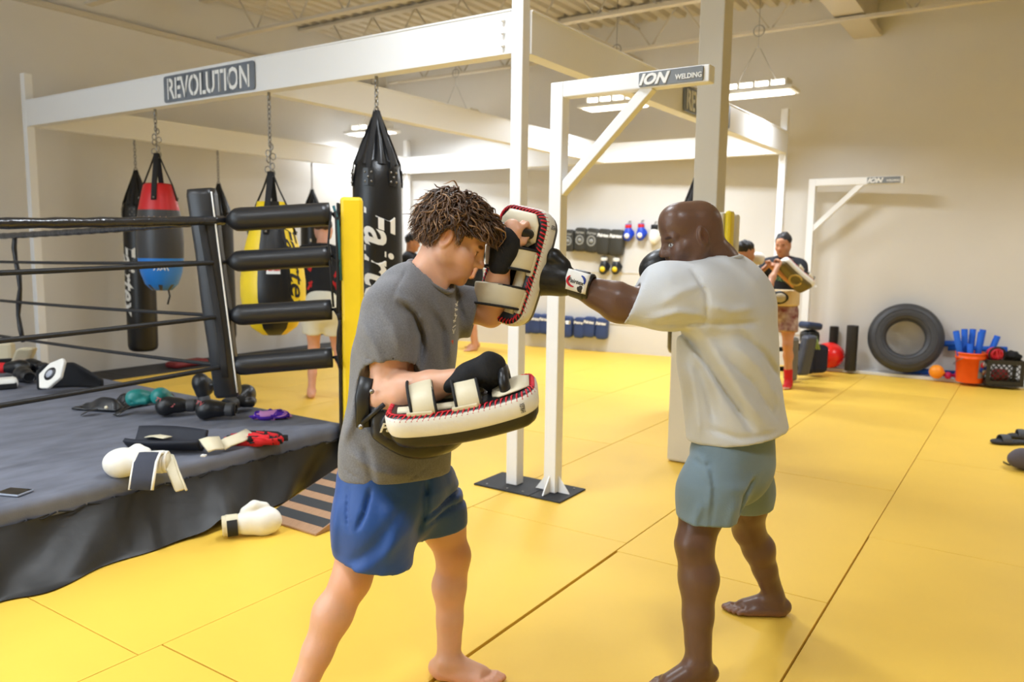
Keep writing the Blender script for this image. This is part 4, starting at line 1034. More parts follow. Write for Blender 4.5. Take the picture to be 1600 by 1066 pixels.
leg(B, J(1158, 725, 2.82), J(1170, 828, 2.93), J(1207, 925, 3.00), -HR*.88-HF*.1, 1.04, .092, .058, .060, .038)
foot(B, J(1090, 1034, 2.48), -HR*.97-HF*.22, 1, 1.05)
foot(B, J(1208, 928, 3.00), -HR*.99+HF*.05, -1, 1.02, toes=True)
def tint2(V):
    T = np.ones((len(V), 3)); hd2.tint(V, T, lip=(.95, .62, .58), brow=(.35, .30, .28), iris=(.18, .10, .06), eye=(4.0, 8.5, 13.0), stub=(.55, .5, .48), ear=(1.1, .9, .85))
    x, y, z = hd2.L(V); m = np.clip((.035-V[:, 2])/.03, 0, 1)*.8; T = T*(1-m[:, None])+np.array((2.1, 1.9, 1.75))*m[:, None]
    c = J(1084, 862, 2.46); m = np.clip(1.2-np.linalg.norm(V-c, axis=1)/.035, 0, 1)*.5; T = T*(1-m[:, None])+np.array((.5, .45, .42))*m[:, None]
    m = np.exp(-((np.abs(x))/.024)**2-((y-.098)/.02)**2-((z+.0505)/.006)**2)*.7; T = T*(1-m[:, None])+np.array((.3, .28, .27))*m[:, None]
    return T
flesh('body', B, M_SKIN2, person2, .0085, [(hd2.c-.14, hd2.c+.14, .0032), (onfloor(1040, 1066)-.14, onfloor(1080, 1066)+np.array((.12, .12, .09)), .0045), (onfloor(1150, 960)-.06, onfloor(1230, 960)+np.array((.06, .06, .09)), .0045)], 1, tint2)
M_SHIRT2 = mat('pale_grey_cotton', (207, 211, 216), .88, var=.06, vscale=7, bump=.10, bscale=260, sheen=.2)
S = Blob()
S.cap(J(1132, 470, 2.66)-sd2*.13, J(1132, 470, 2.66)+sd2*.12, .115, .115, .06)
S.cap(J(1128, 432, 2.66)-sd2*.05, J(1128, 432, 2.66)+sd2*.06, .078, .078, .06)
S.chain([J(1136, 490, 2.66), J(1138, 560, 2.67), J(1146, 630, 2.68), J(1154, 690, 2.69), J(1158, 770, 2.69)], [.188, .182, .186, .194, .198], .04, n=fc2, sq=.82)
S.chain([J(1088, 460, 2.54), J(1042, 462, 2.53), J(975, 474, 2.53)], [.112, .104, .070], .04)
S.cap(J(1092, 520, 2.60), J(1106, 700, 2.62), .05, .062, .05)
folds(S, 2.62, [([(1058, 512), (1084, 545), (1126, 612), (1160, 660)], 6, -.020), ([(1072, 505), (1104, 545), (1145, 610), (1185, 660)], 9, .010), ([(1136, 512), (1180, 548), (1222, 596)], 6, -.012), ([(1120, 525), (1168, 566), (1212, 625)], 8, .009), ([(1110, 545), (1160, 590), (1205, 650)], 5, -.009), ([(1078, 555), (1095, 600), (1108, 660)], 7, -.012), ([(1066, 560), (1078, 620), (1085, 680)], 6, .008),
   ([(1064, 420), (1083, 455), (1085, 508)], 2.5, -.007), ([(1000, 492), (1040, 480), (1080, 486)], 6, .008), ([(1010, 470), (1045, 450), (1078, 440)], 7, .005), ([(1012, 500), (1050, 500), (1090, 498)], 4, -.008), ([(1085, 470), (1120, 480), (1160, 476)], 7, .006), ([(1090, 498), (1130, 500), (1170, 500)], 5, -.006), ([(1096, 660), (1140, 672), (1200, 668)], 5, -.005), ([(1180, 560), (1196, 600), (1206, 645)], 4, -.006),
   ([(1078, 686), (1150, 690), (1227, 672)], 1.6, -.003), ([(1120, 400), (1150, 420), (1180, 450)], 8, .005)])
ripple(S, .0045, 13, 21)
S.plane(J(1150, 686, 2.60), -ZZ*.985+HR*.12, .006)
S.plane(J(986, 472, 2.53), -HR*.93+ZZ*.40, .006)
S.chain([J(970, 475, 2.53), J(1010, 471, 2.53)], [.062, .055], .004, '-')
S.chain([hd2.P(0, -.05, -.02), J(1119, 405, 2.66), J(1124, 418, 2.66)], [.066, .072, .070], .006, '-')
S.plane(J(1105, 700, 2.52), -ZZ, .006)
o2 = flesh('shirt', S, M_SHIRT2, person2, .0066, (), 1)
pts = []
for i in range(28):
    a = 2*PI*i/28; c = J(1122, 420, 2.66); pts.append(c+fc2*(.074*math.cos(a))+sd2*.076*math.sin(a)+ZZ*(.006-.034*math.cos(a)))
MB().tube(pts, .010, 8, closed=True, flat=.6).build('collar', M_SHIRT2, o2)
M_SHORT2 = mat('slate_cotton', (116, 137, 149), .85, var=.08, vscale=9, bump=.1, bscale=200, sheen=.2)
S = Blob()
S.chain([J(1148, 660, 2.69), J(1148, 720, 2.69)], [.164, .168], .03, n=fc2, sq=.80)
S.chain([J(1128, 715, 2.60), J(1110, 770, 2.55), J(1097, 860, 2.52)], [.104, .101, .100], .05)
S.chain([J(1162, 715, 2.80), J(1167, 765, 2.86), J(1172, 830, 2.93)], [.100, .090, .084], .05)
folds(S, 2.6, [([(1080, 760), (1070, 790), (1064, 815)], 5, .008), ([(1088, 705), (1092, 740), (1086, 780)], 4, .007), ([(1078, 712), (1090, 716), (1100, 712)], 3, -.006), ([(1100, 700), (1096, 760), (1090, 815)], 2, -.004), ([(1062, 800), (1080, 803), (1095, 812)], 5, .006), ([(1140, 800), (1150, 760), (1172, 735)], 5, -.012), ([(1110, 740), (1150, 748), (1180, 730)], 8, .006), ([(1130, 760), (1120, 790), (1120, 815)], 8, .006), ([(1057, 811), (1100, 822), (1138, 812)], 1.5, -.003)])
ripple(S, .003, 19, 5)
S._add('cut', .006, [-99]*3, [99]*3, (lambda n1, p1, n2, p2, cm: lambda X, Y, Z: np.where((X-cm[0])*sd2[0]+(Y-cm[1])*sd2[1] > 0, (X-p1[0])*n1[0]+(Y-p1[1])*n1[1]+(Z-p1[2])*n1[2], (X-p2[0])*n2[0]+(Y-p2[1])*n2[1]+(Z-p2[2])*n2[2]))(
   _n(-ZZ-HR*.02), J(1097, 823, 2.45), _n(-ZZ+HR*.1), J(1160, 799, 2.86), J(1146, 770, 2.70)))
S.chain([J(1095, 870, 2.52), J(1102, 800, 2.54)], [.090, .080], .004, '-')
S.chain([J(1174, 840, 2.93), J(1169, 785, 2.89)], [.077, .066], .004, '-')
flesh('shorts', S, M_SHORT2, person2, .0066, (), 1)
# ------------------------------------------------------------------ Thai pads and gloves
M_LACE = mat('red_lace', (214, 36, 52), .6)
def thai_pad(loc, axx, axz, label, L=.40, W_=.205, T=.095, bend=.55, strap_h=.075, grp=None, face=None):
    """axx: along the pad towards its handle, axz: out of the strap side"""
    x = _n(axx); z = _n(np.asarray(axz)-x*(np.asarray(axz) @ x)); y = np.cross(z, x); t = thing('thai_pad', label, 'striking pad', loc, group=grp)
    M4 = mat4((x, y, z), (0, 0, 0)); bendf = lambda v: M4 @ Vector((v[0], v[1], v[2]+bend*v[0]*v[0]-.012))
    def outline(ins, n=72, r=.055):
        o = []; hx, hy = L/2-ins, W_/2-ins; r = max(.012, r-ins)
        P = []
        for cx, cy, a0 in ((1, 1, 0), (-1, 1, PI/2), (-1, -1, PI), (1, -1, 1.5*PI)):
            for k in range(9): a = a0+k*PI/16; P.append((cx*(hx-r)+r*math.cos(a), cy*(hy-r)+r*math.sin(a)))
        # resample evenly so that long sides follow the bend
        d = [0]; Q = P+[P[0]]
        for i in range(len(P)): d.append(d[-1]+math.dist(Q[i], Q[i+1]))
        for k in range(n):
            s = d[-1]*k/n; i = max(j for j in range(len(d)-1) if d[j] <= s+1e-9); u = (s-d[i])/max(1e-9, d[i+1]-d[i]); o.append((Q[i][0]+(Q[i+1][0]-Q[i][0])*u, Q[i][1]+(Q[i+1][1]-Q[i][1])*u))
        return o
    def shell(layers, mtl, name, par, cap0=False, cap1=False):
        mb = MB(); n = 72; vs = []; fs = []
        for ins, zz in layers: vs += [bendf((a, b, zz)) for a, b in outline(ins, n)]
        for k in range(len(layers)-1): fs += [(k*n+i, k*n+(i+1) % n, (k+1)*n+(i+1) % n, (k+1)*n+i) for i in range(n)]
        def cap(k, rev):
            base = len(vs); nonlocal_layers = [.35, .7]; prev = list(range(k*n, k*n+n)); ins0, z0 = layers[k]; o = outline(ins0, n)
            for q in (.25, .5, .75, .98):
                ids = []
                for a, b in o:
                    b2 = b*(1-q); a2 = a if abs(a) < L/2-W_/2 else (math.copysign(L/2-W_/2, a)+(a-math.copysign(L/2-W_/2, a))*(1-q)); vs.append(bendf((a2, b2, z0))); ids.append(len(vs)-1)
                for i in range(n):
                    f = (prev[i], prev[(i+1) % n], ids[(i+1) % n], ids[i]); fs.append(tuple(reversed(f)) if rev else f)
                prev = ids
        if cap0: cap(0, True)
        if cap1: cap(len(layers)-1, False)
        return mb.add(vs, fs, 0, True).build(name, mtl, par, world=False)
    h = T/2
    shell([(.004, -.008), (.0, .0), (-.002, .02), (.0, h-.008), (.004, h-.003)], M_LEATHER_W, 'side_wall', t)
    shell([(.030, -h+.002), (.016, -h+.010), (.006, -h+.026), (.003, -.007)], face or M_LEATHER_K, 'strike_face', t, cap0=True)
    bk = shell([(.003, h-.004), (.010, h+.002), (.022, h+.004)], M_LEATHER_K, 'back_panel', t, cap1=True)
    o = outline(.004, 72)
    ns = 76; o2 = outline(.001, ns); i2 = outline(.020, ns); lc = MB()
    for k in range(ns):
        if k % 1 == 0:
            a, b = o2[k], i2[(k+1) % ns]; lc.tube([bendf((a[0], a[1], h-.011)), bendf(((a[0]+b[0])/2*1.002, (a[1]+b[1])/2, h+.005)), bendf((b[0], b[1], h+.004))], .0026, 5)
    lc.build('lacing', M_LACE, bk, world=False)
    lg = MB(); vs, fs = text_shape('FAIRTEX', .020, .0004, 0, .0005)
    for px_ in (L/2-.045,): lg.add([bendf((px_+v.y*.9, -W_/2-.0035, .018+v.x*.35)) for v in vs], fs)
    lg.build('label', M_PRINT_K, t, world=False)
    # top block of cream padding and a centre roll
    MB().tube([bendf((L/2-.125, 0, h+.006)), bendf((L/2-.105, 0, h+.009)), bendf((L/2-.05, 0, h+.010)), bendf((L/2-.018, 0, h+.006))], [.05, .078, .076, .055], 20, flat=.12, up=tuple(z)).build('top_block', M_CREAM, t, world=False)
    for sy in (-1, 1): MB().tube([bendf((a, sy*.052, h+.006)) for a in (-L/2+.04, -.1, 0, .06)], .020, 10, flat=.5, up=tuple(z)).build('padded_roll', M_CREAM, t, world=False)
    for sx in (-.110, .015):
        mb = MB(); n = 18; P = []
        for k in range(n+1):
            a = PI*k/n; P.append((sx+.012*math.cos(a), -W_*.43*math.cos(a), h-.002+strap_h*math.sin(a)**.8))
        so = mb.tube([bendf(p) for p in P], .0045, 12, flat=8.2, up=tuple(x)).build('strap', M_CREAM, t, world=False)
        for e in (-1, 1): MB().tube([bendf((p[0]+e*.034, p[1], p[2]+.003)) for p in P], .0045, 6).build('strap_edge', M_WEB_K, so, world=False)
        MB().box((sx-.036, -W_*.46, h+.0), (sx+.036, -W_*.36, h+.012), mat=Matrix.Identity(4)).build('strap_loop', M_CREAM, so, world=False, bevel=.003, fn=lambda v: bendf(v))
    ho = MB().tube([bendf((L/2-.085, -.055, h)), bendf((L/2-.085, -.05, h+.04)), bendf((L/2-.085, -.03, h+.058)), bendf((L/2-.085, .03, h+.058)), bendf((L/2-.085, .05, h+.04)), bendf((L/2-.085, .055, h))], .0155, 12).build('handle', M_LEATHER_K, t, world=False)
    for sy in (-1, 1): MB().tube([bendf((L/2-.11, sy*.058, h+.008)), bendf((L/2-.06, sy*.058, h+.008))], .008, 8).build('handle_anchor', M_CREAM, ho, world=False)
    return t
thai_pad(J(727, 646, 2.20), HR*.965+ZZ*.20-HF*.03, ZZ*.97-HR*.20-HF*.10, 'lower white, black and red-laced pad strapped flat along the forearm of the young man', .43, .21, .10, .45, .070)
thai_pad(J(809, 416, 2.60), ZZ*.93+HR*.25+HF*.02, -HR*.58-HF*.78+ZZ*.12, 'raised white, black and red-laced pad that the glove is hitting', .385, .205, .095, .35, .075)

def glove_parts(t, P, axes, k, c_main, c_cuff, c_strap, world=True, label=None, lab_mat=None, open_cuff=True, res=.006, fist_r=1., inner=None):
    """boxing glove on thing or person t; P: wrist point; axes: (fwd, thumb side, back of the hand)"""
    f, s_, b = (_n(a) for a in axes); s_ = _n(s_-f*(s_ @ f)); b = np.cross(f, s_)*(1 if np.cross(f, s_) @ b > 0 else -1); P = np.asarray(P, float)
    Q = lambda x, y, z: P+(f*x+s_*y+b*z)*k
    G = Blob()
    G.chain([Q(-.01, 0, 0), Q(.035, .0, .004), Q(.085, -.004, .010)], [.042*k, .050*k, .058*k], .03, n=b, sq=.9)
    G.ell(Q(.115, -.006, .012), (.068*k*fist_r, .060*k, .052*k*fist_r), (f, s_, b), .03)
    G.ell(Q(.128, -.006, -.022), (.045*k, .052*k, .040*k), (f, s_, b), .03)
    G.chain([Q(.025, .050, -.014), Q(.065, .066, -.022), Q(.112, .052, -.030)], [.024*k, .027*k, .021*k], .010)
    G.cap(Q(.155, .03, -.028), Q(.06, .032, -.05), .006*k, .006*k, .012, '-')
    m = flesh('mitt', G, c_main, t, res, (), 2, world=world)
    C = Blob(); C.chain([Q(-.085, 0, 0), Q(-.03, 0, 0), Q(.004, 0, .001)], [.049*k, .046*k, .045*k], .01, n=b, sq=.88)
    C.plane(Q(-.082, 0, 0), -f, .006)
    if open_cuff: C.cap(Q(-.12, 0, 0), Q(-.045, 0, 0), .040*k, .034*k, .004, '-', n=b, sq=.86)
    c = flesh('cuff', C, c_cuff, t, res, (), 1, world=world)
    if inner: MB().tube([Vector(tuple(Q(-.052, 0, 0))), Vector(tuple(Q(-.040, 0, 0)))], .036*k, 14, flat=.85, up=tuple(b)).build('lining', inner, t, world=world)
    S = Blob(); S.cap(Q(-.058, 0, 0), Q(-.012, 0, 0), .0505*k, .0485*k, .004, n=b, sq=.89); S.plane(Q(-.066, 0, 0), -f, .003); S.plane(Q(-.010, 0, 0), f, .003)
    st = flesh('wrist_strap', S, c_strap, c, res*.8, (), 1, world=world)
    return Q, m, st, (f, s_, b)
def glove(loc, f, s_, b, label, c_main, c_cuff, c_strap, k=1., grp=None, inner=None, **kw):
    t = thing('boxing_glove', label, 'boxing glove', loc, group=grp)
    Q, m, st, ax = glove_parts(t, loc, (f, s_, b), k, c_main, c_cuff, c_strap, inner=inner or M_CLOTH_K, **kw)
    return t, Q, m, st, ax
# gloves worn by the punching man
Q, m, st, ax = glove_parts(person2, J(889, 440, 2.56), (-HR*.90+ZZ*.24+HF*.36, ZZ*.5-HF*.45, -HF*.75-ZZ*.1+HR*.1), 1.0, M_LEATHER_K, M_LEATHER_K, mat('glove_band', (46, 47, 50), .4, bump=.1, bscale=60), res=.005)
def decal(parent, c, ax_, ay_, w, h, parts, mat_bg=None, name='label_patch', curve=None, lift=.002):
    """small printed patch; parts: (text, size, dx, dy, material)"""
    ax_ = _n(ax_); ay_ = _n(np.asarray(ay_)-ax_*(np.asarray(ay_) @ ax_)); az_ = np.cross(ax_, ay_); c = np.asarray(c, float)
    def bend(u, v, o): 
        d = 0 if not curve else (curve-math.sqrt(max(0, curve*curve-v*v)))
        return Vector(tuple(c+ax_*u+ay_*v+az_*(o-d)))
    p = parent
    if mat_bg is not None:
        mb = MB(); n = 10; k = 6; vs = [bend(-w/2+w*i/k, -h/2+h*j/n, lift*s) for s in (0, 1) for i in range(k+1) for j in range(n+1)]; N = (k+1)*(n+1); fs = []
        for i in range(k):
            for j in range(n):
                a = i*(n+1)+j; q = (a, a+n+1, a+n+2, a+1); fs.append(tuple(N+x for x in q)); fs.append(tuple(reversed(q)))
        rim = [i*(n+1) for i in range(k+1)]+[k*(n+1)+j for j in range(1, n+1)]+[i*(n+1)+n for i in range(k-1, -1, -1)]+[j for j in range(n-1, 0, -1)]
        for i in range(len(rim)): a, b = rim[i], rim[(i+1) % len(rim)]; fs.append((a, b, N+b, N+a))
        p = mb.add(vs, fs, 0, True).build(name, mat_bg, parent)
    for tx, size, dx, dy, mm, *r in parts:
        lm = MB()
        if tx.startswith('arc'):
            R, a0, a1, wd = r; lm.tube([bend(dx+R*math.cos(a), dy+R*.85*math.sin(a), lift*1.5) for a in [a0+(a1-a0)*i/12 for i in range(13)]], [wd*(.4+.6*math.sin(PI*(i+.5)/13.)) for i in range(13)], 6, flat=.3, up=tuple(az_)); lm.build('arc', mm, p)
        else:
            vs, fs = text_shape(tx, size, 0, .2, .0004, *(r[:1] or [1.])); lm.add([bend(v.x+dx, v.y+dy, lift*1.6) for v in vs], fs); lm.build('lettering', mm, p)
    return p
M_PRINT_B = mat('blue_print', (30, 60, 150), .6); M_PRINT_R = mat('red_print', (206, 30, 48), .6)
f_, s__, b_ = ax
lp = J(901, 440, 2.505)
decal(st, lp, -f_, np.cross(-f_, HF*-.95)*-1 if False else ZZ, .075, .066, [('arc', 0, -.008, 0, M_PRINT_R, .022, PI*.75, PI*1.55, .004), ('arc', 0, .006, .004, M_PRINT_B, .022, -.3, PI*.42, .004), ('Fairtex', .019, 0, 0, M_PRINT_K)], M_PRINT_W, curve=.075, lift=.004)
glove_parts(person2, J(1066, 400, 2.74), (-HR*.88-ZZ*.44-HF*.12, HF*.5+ZZ*.4, ZZ*.62-HR*.5-HF*.5), .90, M_LEATHER_K, M_LEATHER_K, M_LEATHER_K, res=.006)
# ------------------------------------------------------------------ things lying on the ring
RC = RZ+.002
def onring(x, y, dz=0.): return onfloor(x, y, RC+dz)
t, Q, m, st, ax = glove(onring(232, 722, .064), -HR*.98-HF*.10, HF*.6+ZZ*.75, -HF*.75+ZZ*.6, 'white boxing glove lying open on the ring edge nearest the camera', M_LEATHER_W, M_LEATHER_W, M_LEATHER_W, 1.12, res=.005)
def flap(parent, pts, w, name, m_face, m_edge, th=.005):
    """strap through points, w wide along the view's right axis"""
    P = [Vector(tuple(p)) for p in pts]; o = MB().tube(P, th, 12, flat=w/2/th, up=tuple(HR)).build(name, m_face, parent)
    for e in (-1, 1): MB().tube([p+Vector(tuple(HR))*(w/2*e) for p in P], th*1.25, 6).build('strap_edge', m_edge, o)
    return o
flap(t, [J(243, 708, 3.72), J(233, 708, 3.66), J(227, 722, 3.60), J(223, 745, 3.56), J(220, 766, 3.54)], .105, 'closure_flap', mat('velcro', (62, 65, 78), .9, bump=.3, bscale=300), M_LEATHER_W, .006)
flap(t, [J(262, 712, 3.80), J(266, 722, 3.74), J(270, 735, 3.68), J(283, 766, 3.60)], .05, 'pull_tab', M_CREAM, M_CREAM, .005)
MB().tube([Q(-.05, 0, 0), Q(-.082, 0, 0)], .041, 18, flat=.86, up=tuple(ax[2])).build('lining', M_CREAM, t)
# shin guard, lining up
sg = thing('shin_guard', 'black-lined shin guard with cream straps lying on its back behind the open white glove', 'shin guard', onring(265, 700))
def sgf(u, v):
    a = (u-.5)*2; b = (v-.5)*2; L = .20; w = .085*(1-.35*max(0, a))*(1-.25*abs(a)**3)
    p = onring(262, 704)+_n(HR*.97-HF*.1)*a*L+_n(HF)*b*w*1.25; return p+ZZ*(.026+.055*abs(b)**1.8+.030*(1-a*a)*0+.03*max(0, b))
g = MB().grid(sgf, 30, 14).build('lining', mat('guard_lining', (26, 29, 40), .7, bump=.1, bscale=120), sg); so = g.modifiers.new('s', 'SOLIDIFY'); so.thickness = .02; so.offset = -1
def strip(parent, name, mtl, pts, w, th=.004, up=ZZ):
    return MB().tube([Vector(tuple(p)) for p in pts], w/2, 10, flat=th*2/w, up=tuple(up)).build(name, mtl, parent)
strip(sg, 'strap', M_CREAM, [onring(232, 682, .06), onring(245, 681, .07), onring(262, 684, .075)], .06)
strip(sg, 'strap', M_CREAM, [onring(318, 697, .05), onring(330, 693, .055), onring(346, 692, .05)], .10, .006, ZZ*.6-HF*.8)
strip(sg, 'strap', M_CREAM, [onring(346, 697, .03), onring(356, 691, .045), onring(375, 684, .055), onring(391, 676, .06)], .07, .006, ZZ*.6-HF*.8)
MB().box((-.012, -.012, -.004), (.012, .012, .004), mat=mat4((HR, HF, ZZ), onring(318, 712, .03))).build('tag', M_PRINT_W, sg)
def wraps(name, label, c, sx, sy, h, cols, n, seed, w=.035, ang=0.):
    """tangled heap of hand wraps"""
    r_ = random.Random(seed); t = thing(name, label, 'hand wraps', c); ex = HR*math.cos(ang)+HF*math.sin(ang); ey = HF*math.cos(ang)-HR*math.sin(ang)
    for ci, mm in enumerate(cols):
        mb = MB(); pts = []
        for k in range(n):
            u = k/(n-1); a = r_.uniform(-1, 1); b = r_.uniform(-1, 1); rr = math.sqrt(max(0, 1-min(1, a*a))); 
            pts.append(np.asarray(c)+ex*sx*a+ey*sy*b*(.3+.7*rr)+ZZ*(.012+h*r_.random()*rr*(1-.5*abs(b))))
        P = []
        for k in range(len(pts)-1):          # smooth path through the heap
            p0, p1, p2, p3 = pts[max(0, k-1)], pts[k], pts[k+1], pts[min(len(pts)-1, k+2)]
            for s in range(7):
                q = s/7; P.append(Vector(tuple(.5*(2*p1+(p2-p0)*q+(2*p0-5*p1+4*p2-p3)*q*q+(3*p1-p0-3*p2+p3)*q**3))))
        for p in P: p.z = max(p.z, c[2]+.006)
        mb.tube(P, w/2, 8, flat=.28).build('wrap', mm, t)
    return t
M_WR = mat('wrap_red', (214, 34, 40), .85, bump=.3, bscale=200); M_WK = mat('wrap_black', (26, 24, 26), .9, bump=.3, bscale=200); M_WP = mat('wrap_purple', (84, 34, 168), .85, bump=.3, bscale=200); M_WPK = mat('wrap_pink', (206, 140, 196), .85)
wraps('hand_wraps', 'tangle of red and black hand wraps at the ring edge', onring(398, 692), .16, .10, .055, [M_WK, M_WR, M_WK, M_WR], 24, 4)
wraps('hand_wraps', 'rolled purple hand wraps near the far ring corner', onring(424, 655), .115, .035, .06, [M_WP, M_WPK, M_WP], 22, 9, .04, .25)
ph = thing('phone', 'phone lying face up on the ring canvas at the left edge', 'phone', onring(22, 769))
M4 = mat4((_n(HR*.98-HF*.2), _n(HF*.98+HR*.2), ZZ), onring(22, 769, .006))
MB().box((-.062, -.045, -.005), (.062, .045, .004), mat=M4).build('case', mat('phone_case', (150, 156, 170), .4), ph, bevel=.003)
MB().box((-.057, -.040, .004), (.057, .040, .0052), mat=M4).build('screen', mat('phone_screen', (14, 14, 16), .08, spec=.8), ph)
# heap by the corner
def cloth(name, label, cat, parts, m):
    t = thing(name, label, cat, parts[0][0]);
    for i, (c, ex, ey, sx, sy, h, seed) in enumerate(parts):
        r_ = random.Random(seed); K = [(r_.uniform(2, 7), r_.uniform(2, 7), r_.uniform(0, 6)) for _ in range(5)]; ex = _n(ex); ey = _n(ey); c = np.asarray(c)
        def f(u, v):
            a, b = (u-.5)*2, (v-.5)*2; e = (1-a**4)*(1-b**4); return c+ex*a*sx+ey*b*sy+ZZ*(.006+h*e*(.6+.4*math.sin(2.2*a+i))+.014*e*sum(math.sin(k[0]*a+k[1]*b+k[2]) for k in K))
        o = MB().grid(f, 40, 26).build('panel', m, t); q = o.modifiers.new('s', 'SOLIDIFY'); q.thickness = .012; q.offset = 1
    return t
tt = cloth('shin_guard', 'pair of floppy black shin guards left of the teal gloves', 'shin guard', [(onring(165, 638), HR-HF*.15, HF+HR*.2, .16, .11, .06, 1), (onring(203, 636), HF*.9+HR*.6, HR-HF*.5, .14, .06, .06, 2)], M_VINYL_K)
strip(tt, 'buckle_strap', M_LEATHER_K, [onring(128, 648, .01), onring(136, 643, .03), onring(150, 640, .03)], .05); strip(tt, 'buckle_strap', M_LEATHER_K, [onring(180, 649, .01), onring(190, 642, .03), onring(205, 632, .05)], .05)
MB().sphere(onring(166, 637, .08), .012, 8).build('button', M_CREAM, tt)
M_TEAL = mat('teal_leather', (30, 124, 120), .35, bump=.08, bscale=60)
glove(onring(236, 622, .10), -HF*.6-HR*.6+ZZ*.1, HR, ZZ, 'teal boxing glove on the heap, the left one of the pair', M_TEAL, M_LEATHER_K, M_LEATHER_K, .86, res=.008)
glove(onring(258, 620, .10), -HF*.75+HR*.1+ZZ*.15, HR, ZZ, 'teal boxing glove on the heap, the right one of the pair', M_TEAL, M_LEATHER_K, M_LEATHER_K, .86, res=.008)
def pair_black(px_, py_, f, s_, b, label, txt=None, k=.95, dz=.064):
    t, Q, m, st, ax = glove(onring(px_, py_, dz), f, s_, b, label, M_LEATHER_K, M_LEATHER_K, mat('band_grey', (62, 62, 64), .5), k, res=.007)
    if txt:
        vs, fs = text_shape(txt, .04, .0006, .2, .001); c = np.array(Q(.10, 0, 0)); w = _n(-HF*.8+ZZ*.6); a = _n(HR*.9-ZZ*.35); y = np.cross(w, a); lm = MB(); M = mat4((a, y, w), c+w*.064*k)
        lm.add([M @ Vector((v.x, v.y, 0)) for v in vs], fs); lm.build('lettering', mat('red_white_print', (226, 120, 120), .6), m)
    return t
pair_black(288, 634, -HR*.9-HF*.3, HF, ZZ, 'black boxing glove with a red and white print beside the teal gloves', 'TWINS')
pair_black(350, 640, -HR*.95-HF*.1, HF+ZZ*.4, ZZ, 'black boxing glove with reddish lettering just left of the slanting corner pad', 'TWINS', .95)
pair_black(318, 618, HF*.2-HR*.2+ZZ*.9, HR, -HF, 'black boxing glove standing on its cuff behind the other black gloves', None, .9, .03)
t = pair_black(366, 628, HF*.95+HR*.3+ZZ*.18, HR, ZZ, 'black boxing glove with its open cuff towards the camera under the corner pad', None, 1.12, .070)
# belly protector standing on the canvas
t = thing('belly_protector', 'black belly protector with a white panel and dark oval badge standing on the far canvas', 'belly pad', onring(110, 610))
def bpf(u, v):
    a = -1.05+2.25*u; L = .30; c = onring(108, 607); w = (.15*(1-.62*max(0, a-.1)))*(1 if a > -.8 else 1-(-.8-a)*1.2); ex = _n(HR*.96+HF*.25); ey = _n(HF*.9-HR*.2)
    return c+ex*a*.20+ey*(.10*math.cos(a*1.2)-.05)+ZZ*(.005+w*1.25*v+.0)
o = MB().grid(bpf, 30, 10).build('shell', M_CLOTH_K, t); q = o.modifiers.new('s', 'SOLIDIFY'); q.thickness = .035; q.offset = 0
c = J(81, 585, 5.70); w = _n(-HF*.85-HR*.35+ZZ*.35); a = _n(HR*.75+ZZ*.65); y = np.cross(w, a); M = mat4((a, np.cross(w, a), w), c)
def rot2(P, g): return [(x*math.cos(g)-y*math.sin(g), x*math.sin(g)+y*math.cos(g)) for x, y in P]
o = MB().slab([(-.13, -.03), (-.09, .075), (.03, .085), (.14, .04), (.14, .0), (.06, -.09), (-.07, -.085)], .03, M).build('white_panel', M_LEATHER_W, t, bevel=.01)
b = MB().lathe([(.001, .022), (.050, .021), (.056, .012)], mat=M @ Matrix.Diagonal((1.05, .8, 1, 1)), n=24).build('badge', M_LEATHER_K, o); MB().lathe([(.001, .027), (.030, .0255), (.033, .021)], mat=M @ Matrix.Diagonal((1.05, .8, 1, 1)), n=20).build('badge_centre', mat('badge_grey', (170, 174, 184), .5), b)
# heap at the left edge
glove(onring(42, 588, .06), -HR*.5+HF*.5, HF, ZZ, 'black boxing glove in the heap at the left edge, nearest the belly protector', M_LEATHER_K, M_LEATHER_K, M_LEATHER_K, 1.0, res=.009)
glove(onring(12, 575, .07), HR*.9+HF*.1, HF, ZZ, 'black boxing glove at the left edge behind the white shin guard', M_LEATHER_K, M_LEATHER_K, M_WR, 1.0, res=.009)
glove(onring(62, 574, .06), -HR*.9+HF*.4, HF, ZZ, 'black boxing glove at the back of the left heap', M_LEATHER_K, M_LEATHER_K, M_LEATHER_K, 1.0, res=.009)
t = thing('shin_guard', 'white shin guard end at the left edge of the ring', 'shin guard', onring(8, 596)); M = mat4((_n(HR*.8+HF*.6), _n(HF*.8-HR*.6-ZZ*.0), ZZ), onring(6, 597, .05))
MB().box((-.13, -.07, -.045), (.09, .07, .03), mat=M).build('pad', M_LEATHER_W, t, bevel=.025); MB().box((-.12, -.072, -.05), (.08, -.05, .0), mat=M).build('strap', M_LEATHER_K, t, bevel=.01)
for q_, (x_, y_, lb) in enumerate(((8, 556, 'cream striking pad standing at the left edge of the ring'), (36, 560, 'cream and red striking pad beside the rope tie at the left edge'))):
    t = thing('striking_pad', lb, 'striking pad', onring(x_, y_)); M = mat4((_n(HR*.8+HF*.5), _n(ZZ*.8+HR*.5-HF*.2) if q_ else _n(ZZ), _n(-HF)), onring(x_, y_, .10))
    MB().box((-.07, -.09, -.04), (.07, .12, .04), mat=M).build('pad', M_CREAM, t, bevel=.025); MB().box((-.03, -.06, .035), (.075, -.02, .055), mat=M).build('strap', M_RED if q_ else M_LEATHER_K, t, bevel=.006)
